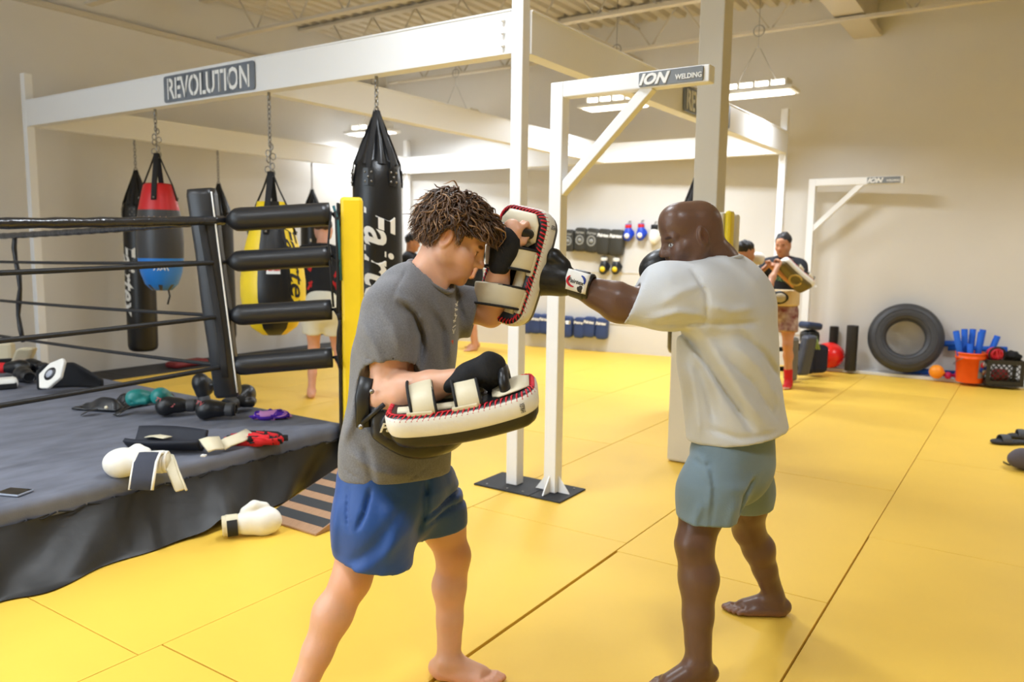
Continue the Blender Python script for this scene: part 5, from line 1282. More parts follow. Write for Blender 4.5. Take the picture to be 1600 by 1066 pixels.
# red pads at the foot of the left wall
t = thing('red_pads', 'flat red and black pads at the foot of the left wall', 'pads', onfloor(297, 570, .006))
MB().box((-.28, -.10, .0), (.2, .10, .07), mat=mat4((_n(np.array((1., .1, 0))), _n(np.array((-.1, 1, 0))), ZZ), onfloor(297, 571, .008))).build('pad', mat('dull_red', (130, 36, 40), .6), t, bevel=.03)
# white glove on the floor by the ramp
t, Q, m, st, ax = glove(onfloor(376, 818, .066)+ZZ*.0, HR*.92+HF*.36+ZZ*.05, HF*-.2+ZZ*.9, -HF, 'worn white boxing glove on the yellow mat between ring skirt and ramp', M_LEATHER_W, M_CREAM, M_CREAM, 1.08, res=.005, inner=M_WOOD)
MB().grid(lambda u, v: Q(-.060+.046*u, -.042+.084*v, -.0+.051*math.cos((v-.5)*1.9)+.002), 8, 12).build('closure', mat('black_closure', (34, 34, 36), .8), st)
# slides and a bag at the right edge
def slide_shoe(px_, py_, d, label):
    c = onfloor(px_, py_); t = thing('slide_sandal', label, 'sandal', c); f = _n(d); l = np.array((-f[1], f[0], 0)); S = Blob()
    S.chain([c-f*.10+ZZ*.018, c+f*.03+ZZ*.016, c+f*.10+l*.006+ZZ*.018], [.040, .042, .048], .03, n=ZZ, sq=.42); S.plane(c, -ZZ, .004); flesh('sole', S, M_RUBBER, t, .006, (), 1)
    P = [c+f*.045+l*.052*math.cos(a)+ZZ*(.018+.052*math.sin(a)) for a in [PI*i/12 for i in range(13)]]; MB().tube([Vector(tuple(p)) for p in P], .005, 10, flat=7, up=tuple(f)).build('strap', mat('sandal_strap', (74, 76, 82), .7), t); return t
slide_shoe(1578, 694, -HR*.98+HF*.06, 'black slide sandal with a grey strap on the mat at the right edge')
slide_shoe(1606, 686, -HR*.95+HF*.3, 'black slide sandal half out of view at the right edge, behind the other one')
c = onfloor(1604, 734); t = thing('drawstring_bag', 'grey cloth bag with a black cord lying at the right edge', 'bag', c); S = Blob(); S.ell(c+ZZ*.07, (.12, .10, .075), (HR, HF, ZZ), .02); S.ell(c+ZZ*.10-HF*.05, (.09, .06, .06), (HR, HF, ZZ), .04); ripple(S, .006, 30, 4); S.plane(c, -ZZ, .01); flesh('pouch', S, mat('bag_grey', (86, 80, 88), .8, bump=.1), t, .008)
MB().tube([Vector(tuple(J(x, y, 5.55))) for x, y in ((1596, 703), (1588, 706), (1583, 711), (1587, 716))], .008, 6).build('cord', M_WEB_K, t)
MB().tube([Vector(tuple(onfloor(x, y, .008))) for x, y in ((1568, 722), (1576, 726), (1584, 727))], .006, 6).build('tassel', mat('tassel_olive', (96, 86, 32), .8), t)
# ------------------------------------------------------------------ gear on the back wall
WN = _n((-1, -.1179, 0)); WT = _n((.1179, -1, 0))         # wall normal into the hall; to the right along the wall
def onwall(x, y, off=0.):
    d = ray(x, y); P = C0+d*((10.48)/(d[0]+.1179*d[1])); return P+WN*off if off == 0 else C0+d*((10.48-off*1.007)/(d[0]+.1179*d[1]))
M_PADK = mat('pad_black', (52, 50, 42), .5, bump=.08, bscale=40); M_PADN = mat('pad_navy', (44, 66, 116), .5, var=.15, vscale=9)
M_PRINT_G = mat('grey_print', (150, 150, 144), .6)
def wall_pad(px0, px1, py0, py1, label, mt, grp, logo=None, tilt=0., th=.10, off=.0):
    w = np.linalg.norm(onwall(px1, py0)-onwall(px0, py0)); h = abs(onwall(px0, py1)[2]-onwall(px0, py0)[2]); c = onwall((px0+px1)/2, (py0+py1)/2, .085+off)
    t = thing('kick_pad', label, 'kick pad', c, group=grp); r = w*.28
    u = ZZ*math.cos(tilt)+WT*math.sin(tilt); v = WT*math.cos(tilt)-ZZ*math.sin(tilt); M = mat4((v, u, WN*-1 if False else np.cross(v, u)), c)
    out = [(cx*(w/2-r)+r*math.cos(a), cy*(h/2-r)+r*math.sin(a)) for cx, cy, a0 in ((1,1,0),(-1,1,PI/2),(-1,-1,PI),(1,-1,1.5*PI)) for a in [a0+i*PI/10 for i in range(6)]]
    mb = MB(); n = len(out); vs = []; fs = []
    for ins, z in ((.012, -th/2), (0, -th/2+.012), (0, th/2-.02), (.006, th/2-.006), (.02, th/2)):
        vs += [M @ Vector((a*(1-ins/(w/2)), b*(1-ins/(h/2)), z+.10*(b/h)**2*.3)) for a, b in out]
    for k in range(4): fs += [(k*n+i, k*n+(i+1) % n, (k+1)*n+(i+1) % n, (k+1)*n+i) for i in range(n)]
    fs += [tuple(reversed(range(n))), tuple(range(4*n, 5*n))]
    b = mb.add(vs, fs, 0, True).build('body', mt, t)
    bs = b
    if logo == 'circle':
        q = MB(); q.tube([M @ Vector((w*.30*math.cos(a), -h*.02+w*.34*math.sin(a), th/2+.008)) for a in [2*PI*i/20 for i in range(20)]], .010, 6, closed=True, flat=.4, up=tuple(WN)); q.build('ring_print', M_PRINT_G, b)
        MB().lathe([(.001, th/2+.010), (w*.17, th/2+.009), (w*.18, th/2)], mat=M @ Matrix.Translation((0, -h*.02, 0)), n=16).build('badge', M_PRINT_G, b)
        vs, fs = text_shape('Fairtex', w*.26, 0, .2, .002); MB().add([M @ (x+Vector((0, h*.30, th/2+.012))) for x in vs], fs).build('lettering', M_PRINT_G, b)
    elif logo:
        vs, fs = text_shape('Fairtex', w*.30, 0, .2, .004); MB().add([M @ (x+Vector((0, h*.25, th/2+.012))) for x in vs], fs).build('lettering', M_PRINT_W, b)
    MB().tube([M @ Vector((0, h*.35, -th/2+.01)), M @ Vector((0, h*.42, -.085-th*.1))], .012, 8).build('hanger', M_CHROME, t)
    MB().tube([M @ Vector((-w*.3, h*.1, -th/2)), M @ Vector((-w*.2, h*.1, -.08)), M @ Vector((w*.2, h*.1, -.08)), M @ Vector((w*.3, h*.1, -th/2))], .018, 8, flat=.3).build('strap', M_WEB_K, t)
    return t
ordn = ('first from the left', 'second from the left', 'third from the left', 'fourth, with a white label', 'rightmost and largest')
for (a, b, c, d, lg, tl), q in zip(((881, 898, 359, 393, 'circle', 0), (899, 917, 356, 393, 'circle', .04), (916, 936, 357, 395, 'circle', .10), (934, 954, 358, 398, 'text', .08), (953, 975, 359, 400, 'text', .04)), ordn):
    wall_pad(a, b, c, d, 'black kick pad, upper row on back wall, '+q, M_PADK, 'black kick pads in the upper row', lg, tl)
for (a, b, c, d, tl), q in zip(((818, 831, 489, 521, .0), (828.5, 846, 490, 521, .05), (844, 861, 491, 522, .05), (877, 895, 494, 527, .04), (898, 914, 496, 528, .03), (913, 931, 495, 527, .06), (932, 950, 497, 530, .03)),
    ('leftmost, beside the central post', 'second from the left', 'third from the left', 'first right of the arm stand', 'second right of the arm stand', 'third right of the arm stand', 'rightmost')):
    wall_pad(a, b, c, d, 'navy kick pad, lower row on wall, '+q, M_PADN, 'navy kick pads in the lower row', 'text', tl)
def hung_glove(px_, py0, py1, label, m1, m2, m3, lab=None):
    h = abs(onwall(px_, py1)[2]-onwall(px_, py0)[2]); k = h/.265; P = onwall(px_, py0, .10)-ZZ*.085*k
    t, Q, m, st, ax = glove(P, -ZZ, WT, WN, label, m1, m2, m3, k, res=.012)
    MB().tube([Vector(tuple(Q(-.08, 0, 0))), Vector(tuple(Q(-.11, 0, -.02))), Vector(tuple(Q(-.12, 0, -.12)))], .007, 6).build('hook', M_CHROME, t)
    if lab is not None: MB().lathe([(.001, .008), (.035*k, .004), (.04*k, -.01)], mat=mat4((WT, np.cross(WN, WT), WN), Q(.10, 0, .070)), n=16).build('badge', lab, m)
    return t
hung_glove(982, 349, 377, 'royal blue boxing glove on the back wall, the left one of two', M_ROYAL, M_ROYAL, M_RED, M_PRINT_W)
hung_glove(1002, 348, 376, 'royal blue boxing glove on the back wall, the right one of two', M_ROYAL, M_ROYAL, M_RED, M_PRINT_W)
hung_glove(1023, 350, 381, 'black and white boxing glove on the back wall, right of the blue ones', M_LEATHER_W, M_LEATHER_K, M_LEATHER_K)
hung_glove(944, 400, 429, 'black, white and yellow glove under the kick pads, left one of two', M_LEATHER_K, M_LEATHER_K, M_LEATHER_W, M_YEL)
hung_glove(963, 401, 429, 'black, white and yellow glove under the kick pads, right one of two', M_LEATHER_K, M_LEATHER_K, M_LEATHER_W, M_YEL)

# ------------------------------------------------------------------ things along the foot of the wall, on the white ledge
LZ = .036
def onledge(x, y, dz=0.): return onfloor(x, y, LZ+dz)
# tyre leaning on the wall
R_ = .405
tn = _n(WN*.97+ZZ*.22+WT*.05); c = np.array((10.115, 1.225, LZ+R_*.975+.026))
t = thing('tyre', 'big black tyre leaning on the back wall', 'tyre', (c[0], c[1], LZ)); u1 = _n(np.cross(ZZ, tn)); u2 = np.cross(tn, u1); M = mat4((u1, u2, tn), c) @ Matrix.Diagonal((.92, .92, .95, 1))
pr = [(.236, -.09), (.226, -.075), (.222, -.06), (.222, .06), (.226, .075), (.236, .09), (.255, .103), (.29, .115), (.33, .118), (.365, .112), (.39, .10), (.396, .098), (.402, .09), (.418, .075), (.43, .055), (.431, .05), (.426, .046), (.426, .04), (.436, .036), (.44, .012), (.433, .008), (.433, -.008), (.44, -.012), (.436, -.036), (.426, -.04), (.426, -.046), (.431, -.05), (.43, -.055), (.418, -.075), (.402, -.09), (.39, -.10), (.365, -.112), (.33, -.118), (.29, -.115), (.255, -.103), (.236, -.09)]
M_TYRE = mat('tyre_rubber', (64, 65, 69), .5, var=.2, vscale=20, bump=.15, bscale=40)
to = MB().lathe(pr, mat=M, n=64); q_ = [i for i, f in enumerate(to.f) if len(f) == 4]; to.f = [to.f[i] for i in q_]; to.m = [0]*len(q_); to.sm = [True]*len(q_); to = to.build('casing', M_TYRE, t)
for q, lb in ((.275, .112), (.35, .117)): MB().tube([M @ Vector((q*math.cos(a), q*math.sin(a), lb)) for a in [2*PI*i/48 for i in range(48)]], .005, 6, closed=True).build('sidewall_rib', M_TYRE, to)
# balls
def ball(c, r, label, m, sq=1.):
    t = thing('ball', label, 'ball', (c[0], c[1], c[2]-r*sq)); MB().sphere(c, (r, r, r*sq), 32).build('skin', m, t); MB().lathe([(.001, .004), (.014, .003), (.015, -.004)], mat=mat4((u1, ZZ, _n(-HF*.8+HR*.6)), c+_n(-HF*.8+HR*.6)*r*.995), n=10).build('valve', m, t); return t
def atb(px_, py_, b_): return J(px_, py_, b_)
rr = px(25, 8.75); c = onledge(1300, 577); c = c+ZZ*rr*.88+HF*rr*.6
ball(c, rr, 'big shiny red exercise ball on the ledge left of the tyre', mat('ball_red', (232, 34, 32), .22, spec=.6), .88)
c2 = c-HR*.19+HF*.09; c2[2] = LZ+.078; ball(c2, .078, 'small red ball half hidden behind the big red one', mat('ball_red_dark', (196, 24, 28), .3), 1)
c = onledge(1467, 593)+HF*.06; ball(c+ZZ*.078, .078, 'orange ball in front of the tyre and bucket', mat('ball_orange', (244, 148, 30), .45), 1)
# foam rollers
def roller(pb, h, r, label, ridged):
    t = thing('foam_roller', label, 'foam roller', pb); prof = []
    n = 22 if ridged else 3
    if ridged:
        for k in range(n): z = h*k/n; prof += [(r, z), (r, z+h/n*.55), (r*.86, z+h/n*.6), (r*.86, z+h/n*.95)]
        prof = [(.03, 0)]+prof+[(r, h), (.03, h)]
    else: prof = [(.03, 0), (r*.96, 0), (r, .01), (r, h-.01), (r*.96, h), (.03, h), (.03, h-.05)]
    MB().lathe(prof, pb, 24, smooth=not ridged).build('tube', mat('roller_foam' if not ridged else 'roller_ridged', (36, 33, 31), .6, bump=.1), t)
p = onledge(1304, 571); p = np.array((wall_x(p[1])-.09, p[1], LZ)); roller(p, .50, .055, 'black ridged foam roller standing behind the big red ball', True)
p = onledge(1331, 580)+HF*.05; p[2] = LZ; roller(p, .54, .066, 'smooth black foam roller standing between red ball and tyre', False)
# pads left of the ball
def block(name, label, cat, c, ex, ey, ez, s, m, bev=.02, part='body', extra=None):
    t = thing(name, label, cat, c); M = mat4((_n(ex), _n(ey), _n(ez)), c); MB().box((-s[0]/2, -s[1]/2, -s[2]/2), (s[0]/2, s[1]/2, s[2]/2), mat=M).build(part, m, t, bevel=bev)
    if extra: extra(t, M)
    return t
M_NAVY = mat('navy_vinyl', (36, 52, 86), .45, bump=.05)
def kp(t, M):
    for z in (-.12, .10): MB().box((-.16, .07, z-.025), (.16, .085, z+.025), mat=M).build('strap', M_WEB_K, t, bevel=.004)
c = J(1259, 545, 8.82); e1 = _n(HR*.9+HF*.3); block('kick_shield', 'grey kick shield standing at the ledge behind the far arm stand', 'kick shield', np.array((c[0], c[1], LZ+.24)), e1, np.cross(ZZ*.98+HR*.17, e1), ZZ*.98+HR*.17, (.15, .12, .46), mat('grey_vinyl', (72, 76, 88), .4), .03, extra=kp)
c = J(1237, 545, 8.62); block('kick_shield', 'curved grey shield behind the legs of the far pad holder', 'kick shield', np.array((c[0], c[1], .26)), e1, np.cross(ZZ, e1), ZZ, (.13, .12, .50), mat('grey_vinyl_2', (112, 110, 106), .5), .04, extra=kp)
c = J(1276, 556, 9.05); t = block('gear_bag', 'dark navy bag behind the small red ball, with pale green cords', 'bag', np.array((c[0], c[1], LZ+.17)), e1, np.cross(ZZ, e1), ZZ, (.24, .16, .33), mat('bag_navy', (24, 28, 52), .8), .05)
for k in range(3): MB().tube([Vector(tuple(J(1269+3*k, 524+k, 8.88))), Vector(tuple(J(1271+3*k, 535, 8.86))), Vector(tuple(J(1272+4*k, 546, 8.88)))], .012, 6).build('cord', mat('cord_green', (150, 176, 110), .8), t)
c = J(1266, 509, 9.0); block('headguard_stack', 'black padded gear piled on the navy bag', 'gear', np.array((c[0], c[1], LZ+.425)), e1, np.cross(ZZ, e1), ZZ, (.20, .16, .17), M_LEATHER_K, .05)
c = J(1267, 497, 9.0); block('focus_pad', 'navy flat pad on top of the pile left of the red ball', 'pad', np.array((c[0], c[1], LZ+.56)), _n(e1-ZZ*.10), np.cross(_n(ZZ+e1*.10), e1), ZZ+e1*.10, (.22, .18, .085), M_NAVY, .03)
block('floor_plate', 'dark rubber plate under the far arm stand', 'rubber plate', np.array((9.84, 2.33, .008)), (1, 0, 0), (0, 1, 0), ZZ, (.42, .36, .012), M_RUBBER, .002)
# bucket of foam noodles
M_NOOD = mat('noodle_blue', (20, 92, 200), .75, bump=.1, bscale=120)
bc = onledge(1525, 600)+HF*.13; bc[2] = LZ; bk = thing('bucket', 'orange plastic bucket holding blue foam noodles', 'bucket', bc)
bo = MB().lathe([(.001, .0), (.128, .0), (.132, .01), (.150, .265), (.158, .265), (.158, .28), (.152, .285), (.154, .315), (.160, .317), (.160, .333), (.148, .333), (.126, .02), (.001, .02)], bc, 36).build('pail', mat('bucket_orange', (240, 92, 22), .4), bk)
lc = -HF*.85+HR*.52; ph0 = math.atan2(lc[1], lc[0])
lb = MB(); lb.grid(lambda u, v: tuple(bc+np.array(((.1385+.0175*v*.62+.0035)*math.cos(ph0-.52+1.04*u), (.1385+.0175*v*.62+.0035)*math.sin(ph0-.52+1.04*u), .06+.20*v))), 10, 6); lo = lb.build('label', mat('label_grey', (140, 134, 132), .5), bo)
rr_ = random.Random(2)
for k in range(9):
    u, v = rr_.uniform(.2, .8), rr_.uniform(.15, .85); a = ph0-.52+1.04*u; q = .1445+.0108*v+.004
    MB().lathe([(.001, .002), (rr_.uniform(.018, .03), .001), (.03, -.001)], mat=mat4((ZZ, np.cross((math.cos(a), math.sin(a), 0), ZZ), (math.cos(a), math.sin(a), 0)), bc+np.array((q*math.cos(a), q*math.sin(a), .06+.2*v))), n=9).build('label_print', (M_PRINT_W, M_PRINT_R, mat('label_pink', (226, 150, 140), .5), M_PRINT_B)[k % 4], lo)
MB().tube([bc+np.array((.165*math.cos(ph0+PI/2+PI*i/14), .165*math.sin(ph0+PI/2+PI*i/14), .275-.10*math.sin(PI*i/14))) for i in range(15)], .004, 6).build('bail', M_CHROME, bk)
nd = [(-.10, .0, -.28, .70), (-.06, .03, -.06, .72), (-.02, -.04, -.10, .57), (.02, .05, .02, .72), (.055, -.03, .04, .70), (.09, .02, .09, .72), (.12, -.06, .34, .66)]
for k, (dx, dy, ln, top) in enumerate(nd):
    p0 = bc+HR*(dx*.55)+HF*dy+ZZ*.03; p1 = bc+HR*(dx+ln*.32)+HF*dy*1.1+ZZ*(top-.14)
    t = thing('foam_noodle', 'blue foam noodle standing in the orange bucket, '+('leftmost and leaning left', 'second from the left', 'shortest, in front', 'fourth from the left', 'third from the right', 'second from the right', 'rightmost, leaning right')[k], 'foam noodle', p0, group='noodles in the bucket')
    d = Vector(tuple(p1-p0)); MB().tube([Vector(tuple(p0)), Vector(tuple(p0))+d*.5, Vector(tuple(p1))], .032, 14).build('foam', M_NOOD, t)
    MB().lathe([(.001, 0), (.010, 0)], mat=mat4((*frame(d)[:2], d.normalized()), p1+np.array(d.normalized())*.001), n=10).build('bore', mat('noodle_bore', (10, 40, 110), .9), t)
def long_noodle(xa, ya, xb, yb, off, label, r=.034, za=None):
    a = onwall(xa, ya, off); b = onwall(xb, yb, off)
    if za is not None: a[2] = b[2] = za
    t = thing('foam_noodle', label, 'foam noodle', (a+b)/2); MB().tube([Vector(tuple(a)), Vector(tuple((a+b)/2)), Vector(tuple(b))], r, 14).build('foam', M_NOOD, t)
    return t
long_noodle(1452, 537, 1512, 537, .05, 'long blue foam noodle lying level behind tyre and bucket, the higher one')
long_noodle(1481, 544, 1574, 546, .05, 'long blue foam noodle lying level behind the bucket, the lower one', .030)
long_noodle(1410, 586, 1494, 582, .16, 'blue foam noodle on the ledge behind the orange ball', .034, LZ+.035)
c = onledge(1493, 594)+HF*.06; t = thing('dumbbell', 'small magenta dumbbell on the ledge beside the bucket', 'dumbbell', c+ZZ*0); M_MAG = mat('magenta_vinyl', (196, 26, 104), .5)
for s in (-1, 1): MB().sphere(c+HR*.055*s+ZZ*.042, (.042, .042, .042), 10).build('head', M_MAG, t)
MB().tube([Vector(tuple(c-HR*.055+ZZ*.042)), Vector(tuple(c+HR*.055+ZZ*.042))], .016, 10).build('grip', M_MAG, t)
# crate
cc = onledge(1580, 605)+HF*.19; cc[2] = LZ; ct = thing('crate', 'black plastic milk crate with red gear at the right end of the ledge', 'crate', cc); M_CR = mat('crate_black', (44, 42, 36), .55)
ex = _n(HR*.93-HF*.30); ey = np.cross(ZZ, ex)
if ey @ HF < 0: ey = -ey
M = mat4((ex, np.cross(ZZ, ex), ZZ), cc); w, d, h = .36, .30, .275
MB().box((-w/2, -d/2, .002), (w/2, d/2, .014), mat=M).build('base', M_CR, ct)
for nm, lo, hi in (('rim', (0, 0, h-.045), (0, 0, h)), ('rim', (0, 0, .0), (0, 0, .05))):
    z0, z1 = lo[2], hi[2]
    for a, b in (((-w/2, -d/2), (w/2, -d/2+.012)), ((-w/2, d/2-.012), (w/2, d/2)), ((-w/2, -d/2), (-w/2+.012, d/2)), ((w/2-.012, -d/2), (w/2, d/2))): MB().box((a[0], a[1], z0), (b[0], b[1], z1), mat=M).build(nm, M_CR, ct)
for x in (-w/2+.02, w/2-.02):
    for y in (-d/2+.006, d/2-.006): MB().box((x-.02, y-.006, .04), (x+.02, y+.006, h-.04), mat=M).build('corner', M_CR, ct)
for y in (-d/2+.006, d/2-.006):
    lt = MB()
    for k in range(-3, 9):
        for s in (-1, 1):
            x0, z0 = -w/2+.04+k*.05, .05; x1 = x0+s*(h-.095)*.9; P = []
            for q in range(9):
                u = q/8; x = x0+(x1-x0)*u; z = z0+(h-.095)*u
                if abs(x) < w/2-.03: P.append(M @ Vector((x, y, z)))
            if len(P) > 1: lt.tube([P[0], P[-1]], .005, 5)
    lt.build('lattice', M_CR, ct)
for k, (dx, lb, mm) in enumerate(((-.02, 'red padded gear inside the black crate', mat('gear_red', (150, 30, 34), .6)),)):
    c = cc+HR*dx+ZZ*.10; t = thing('padded_gear', lb, 'gear', c); S = Blob(); S.ell(c, (.10, .08, .075), (HR, HF, ZZ), .01); ripple(S, .012, 40, 3); flesh('body', S, mm, t, .012)
c = cc-HR*.09+ZZ*.33; t = thing('head_guard', 'red head guard with a black rim lying on the crate', 'head guard', c); S = Blob(); S.ell(c, (.085, .08, .075), (HR, HF, ZZ), .01); S.ell(c-HF*.07, (.05, .05, .04), (HR, HF, ZZ), .02, '-'); flesh('shell', S, mat('guard_red', (204, 34, 50), .4), t, .008)
MB().tube([Vector(tuple(c-HF*.045+HR*.088*math.cos(a)+ZZ*.078*math.sin(a))) for a in [2*PI*i/20 for i in range(20)]], .009, 8, closed=True).build('rim', M_LEATHER_K, t)
for k in range(3): MB().tube([Vector(tuple(c-HF*.085+HR*(.03*k-.03)-ZZ*.05)), Vector(tuple(c-HF*.095+HR*(.03*k-.03))), Vector(tuple(c-HF*.08+HR*(.03*k-.03)+ZZ*.05))], .005, 6).build('grille_bar', M_RED, t)
c = cc+HR*.10+ZZ*.315; t = thing('padded_gear', 'black crumpled gear on the right half of the crate', 'gear', c); S = Blob(); S.ell(c, (.10, .09, .05), (HR, HF, ZZ), .01); ripple(S, .016, 36, 8); flesh('body', S, M_CLOTH_K, t, .012)
# ------------------------------------------------------------------ the people training farther back
def figure(label, base, face, H, skin, shirt, short, hair, hands, feet, lean=0., sleeve=.6, socks=None, long_hair=False, bare_legs=True, hair_m=None, look=None, prints=None):
    """standing figure; hands / feet in its own frame (forward, left, up) for a height of 1.75"""
    k = H/1.75; f = _n([face[0], face[1], 0]); l = np.array((-f[1], f[0], 0)); b = np.array((base[0], base[1], 0.)); t = thing('person', label, 'person', b)
    Q = lambda x, y, z: b+(f*(x+lean*max(0, z-.95))+l*y)*k+ZZ*z*k
    B = Blob(); hc = Q(.04, 0, 1.63); hd_ = Head(hc, _n(f*.97-ZZ*.2) if look is None else look, ZZ, k*.98); hd_.build(B, True)
    B.chain([hd_.P(0, -.03, -.03), Q(0, 0, 1.45)], [.052*k, .065*k], .03)
    B.cap(Q(0, .13, 1.39), Q(0, -.13, 1.39), .07*k, .07*k, .05); B.chain([Q(0, 0, 1.32), Q(0, 0, 1.1), Q(0, 0, .92)], [.145*k, .13*k, .14*k], .05, n=f, sq=.68)
    for s, (el, ha) in zip((1, -1), hands):
        arm(B, Q(0, .19*s, 1.40), Q(*el), Q(*ha), k); d = Q(*ha)-Q(*el); d = _n(d); fist(B, Q(*ha), d, _n(np.cross(d, l)*1.), l*-s, k)
    kn = []
    for s, (kx, fx) in zip((1, -1), feet):
        leg(B, Q(0, .09*s, .90), Q(*kx), Q(*fx), f, k); foot(B, Q(*fx), f+l*.25*s, -s, k)
    flesh('body', B, skin, t, .013, [(hc-.13, hc+.13, .007)], 1, lambda V: hd_.tint(V, np.ones((len(V), 3))))
    S = Blob(); S.cap(Q(0, .13, 1.39), Q(0, -.13, 1.39), .092*k, .092*k, .05); S.chain([Q(0, 0, 1.34), Q(0, 0, 1.1), Q(0, 0, .86)], [.175*k, .17*k, .18*k], .05, n=f, sq=.72); S.plane(Q(0, 0, .86), -ZZ)
    for s, (el, ha) in zip((1, -1), hands):
        a = Q(0, .19*s, 1.40); e = a+(Q(*el)-a)*sleeve; S.cap(a, e, .078*k, .076*k, .04); S.plane(e, e-a, .004, .10, e+(e-a)*.35)
    S.ell(hd_.P(0, -.03, -.12), (.065*k,)*3, None, .01, '-'); ripple(S, .005, 16, 5)
    so = flesh('shirt', S, shirt, t, .013, (), 1)
    S = Blob(); S.chain([Q(0, 0, .96), Q(0, 0, .88)], [.165*k, .172*k], .04, n=f, sq=.8)
    for s, (kx, fx) in zip((1, -1), feet):
        a = Q(0, .09*s, .88); e = a+(Q(*kx)-a)*.62; S.cap(a, e, .105*k, .11*k, .04); S.plane(e, e-a, .004, .14, e+(e-a)*.4)
    sh = flesh('shorts', S, short, t, .013, (), 1)
    S = Blob(); S.ell(hd_.P(0, -.022, .052), (.084*k, .104*k, .090*k), (hd_.r, hd_.f, hd_.u), .01); S.plane(hd_.P(0, .066, .055), hd_.f*.8-hd_.u*.6, .02); S.plane(hd_.P(0, .0, .010), -hd_.u*.9+hd_.f*.42, .02); ripple(S, .006, 70, 2)
    flesh('hair', S, hair, t, .007, (), 1)
    if socks is not None:
        for s, (kx, fx) in zip((1, -1), feet):
            S = Blob(); a = Q(*fx); S.cap(a+(Q(*kx)-a)*.30, a, .05*k, .043*k, .02); foot(S, a, f+l*.25*s, -s, k*1.1, toes=False); flesh('sock', S, socks, t, .011, (), 1)
    return t, Q, f, l, k, so, sh
SK_A = skin_mat('skin_tan', (206, 148, 112), .5); SK_B = skin_mat('skin_light', (226, 170, 144), .5)
M_HAIRK = mat('hair_black', (30, 27, 28), .6, bump=.6, bscale=60)
M_TEE = mat('black_tee', (26, 28, 34), .9, bump=.1)
# pad holder at the back right
p3 = onfloor(1214, 604); f3 = _n(-HR*.60-HF*.72)
t3, Q3, F3, L3, k3, so3, sh3 = figure('dark haired trainer in black with a pale belt and red socks holding a pad', p3, f3, 1.62, SK_A, M_TEE, mat('trunks_pattern', (196, 176, 168), .6, var=1, vscale=14, col2=(110, 36, 38)), M_HAIRK,
   (((.20, .28, 1.16), (.40, .10, 1.34)), ((.12, -.30, 1.18), (.34, -.22, 1.36))), (((.06, .12, .50), (-.0, .13, .075)), ((.0, -.13, .50), (-.12, -.14, .075))), socks=mat('sock_red', (206, 28, 34), .8))
S = Blob(); S.chain([Q3(.02, 0, 1.10), Q3(.02, 0, .98)], [.192, .192], .02, n=F3, sq=.78); S.plane(Q3(0, 0, 1.13), ZZ, .01); S.plane(Q3(0, 0, .945), -ZZ, .01)
be = flesh('belt_pad', S, mat('belt_tan', (214, 190, 146), .5), t3, .012, (), 1)
c = J(1227, 470, 8.05); 
c = Q3(.155, .04, 1.04); w = _n(F3*.9+L3*.35); a = np.cross(ZZ, w); M = mat4((a, ZZ, w), c)
bd = MB().lathe([(.001, .030), (.062, .028), (.072, .018), (.072, -.01)], mat=M @ Matrix.Diagonal((1.25, 1, 1, 1)), n=24).build('badge', M_LEATHER_K, be); MB().lathe([(.001, .034), (.045, .033), (.05, .026)], mat=M @ Matrix.Diagonal((1.25, 1, 1, 1)), n=24).build('badge_centre', mat('badge_pale', (196, 186, 160), .5), bd)
vs, fs = strokes(6, .08, 3); M = mat4((a, ZZ, w), Q3(.14, .05, 1.245)); MB().add([M @ v for v in vs], fs).build('chest_print', mat('print_green', (120, 170, 130), .6), so3)
t = thai_pad(J(1240, 431, 7.95), -HR*.70+ZZ*.62+HF*.1, ZZ*.62+HR*.70+HF*.35, 'dark pad with gold ring print held up by the far trainer', .40, .24, .10, .3, face=mat('pad_olive', (104, 92, 54), .5))
M = mat4((_n(-HR*.7+ZZ*.62), _n(np.cross(_n(-HF*.72-HR*.38-ZZ*.5), _n(-HR*.7+ZZ*.62))), _n(-HF*.72-HR*.38-ZZ*.5)), J(1239, 432, 7.88))
MB().tube([M @ Vector((-.04+.06*math.cos(a_), .06*math.sin(a_), .02)) for a_ in [2*PI*i/20 for i in range(20)]], .010, 6, closed=True).build('ring_print', mat('print_gold', (196, 168, 90), .5), t)
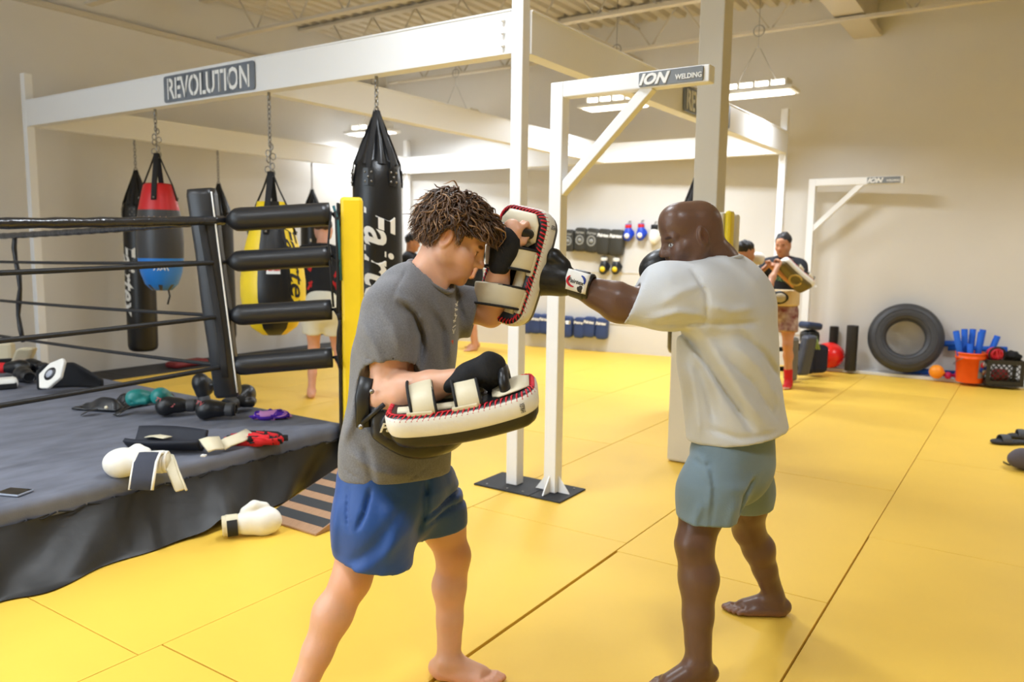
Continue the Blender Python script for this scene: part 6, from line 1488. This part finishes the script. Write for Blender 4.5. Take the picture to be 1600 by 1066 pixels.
# his partner, mostly behind the punching man
p4 = onfloor(1150, 618); t4, Q4, F4, L4, k4, so4, sh4 = figure('dark haired boxer with white glove behind the man in pale grey', p4, HR*.9+HF*.25, 1.53, SK_A, M_TEE, M_CLOTH_K, M_HAIRK,
   (((.18, .24, 1.22), (.34, .10, 1.44)), ((.16, -.24, 1.20), (.38, -.10, 1.46))), (((.12, .12, .50), (.10, .14, .075)), ((-.10, -.13, .50), (-.28, -.16, .075))))
glove_parts(t4, J(1166, 406, 7.9), (HR*.95+ZZ*.1, HF, ZZ), 1.0, M_LEATHER_W, M_LEATHER_W, M_LEATHER_K, res=.012)
# bag puncher behind the ring, seen between the turnbuckle pads
p5 = onfloor(506, 622); t5, Q5, F5, L5, k5, so5, sh5 = figure('person in black shirt with red print and white shorts behind the ring', p5, -HF*.35-HR*.1+HF*1.2, 1.70, SK_B, M_TEE, mat('white_trunks', (226, 226, 214), .7), mat('hair_mid', (70, 50, 36), .6, bump=.5),
   (((.10, .30, 1.10), (.32, .12, 1.22)), ((.25, -.25, 1.2), (.45, -.12, 1.38))), (((.10, .10, .50), (.02, .12, .075)), ((.16, -.12, .50), (.14, -.22, .075))), lean=.22)
vs, fs = strokes(4, .12, 5); M = mat4((_n(np.cross(ZZ, -F5)), ZZ, -F5), Q5(-.108, -.02, 1.22)); MB().add([M @ v for v in vs], fs).build('back_print', M_RED, so5)
vs, fs = strokes(4, .12, 6); M = mat4((_n(np.cross(ZZ, -F5)), ZZ, -F5), Q5(-.115, -.02, 1.10)); MB().add([M @ v for v in vs], fs).build('back_print', M_RED, so5)
# pair at the far wall behind the young man
p6 = onfloor(738, 546); figure('person in black far behind the young man, between him and the pad', p6, -HR*.7-HF*.5, 1.68, SK_A, M_TEE, M_CLOTH_K, M_HAIRK, (((.18, .24, 1.10), (.36, .05, 1.16)), ((.18, -.24, 1.10), (.40, -.10, 1.18))), (((.10, .12, .50), (.06, .14, .075)), ((-.06, -.12, .50), (-.16, -.16, .075))))
p7 = onfloor(641, 552); figure('dark haired person far off between the big black bag and the young man', p7, HR*.9-HF*.1, 1.60, SK_A, M_TEE, M_CLOTH_K, M_HAIRK, (((.18, .22, 1.12), (.38, .10, 1.20)), ((.18, -.22, 1.12), (.38, -.10, 1.24))), (((.10, .12, .50), (.06, .14, .075)), ((-.06, -.12, .50), (-.16, -.16, .075))))
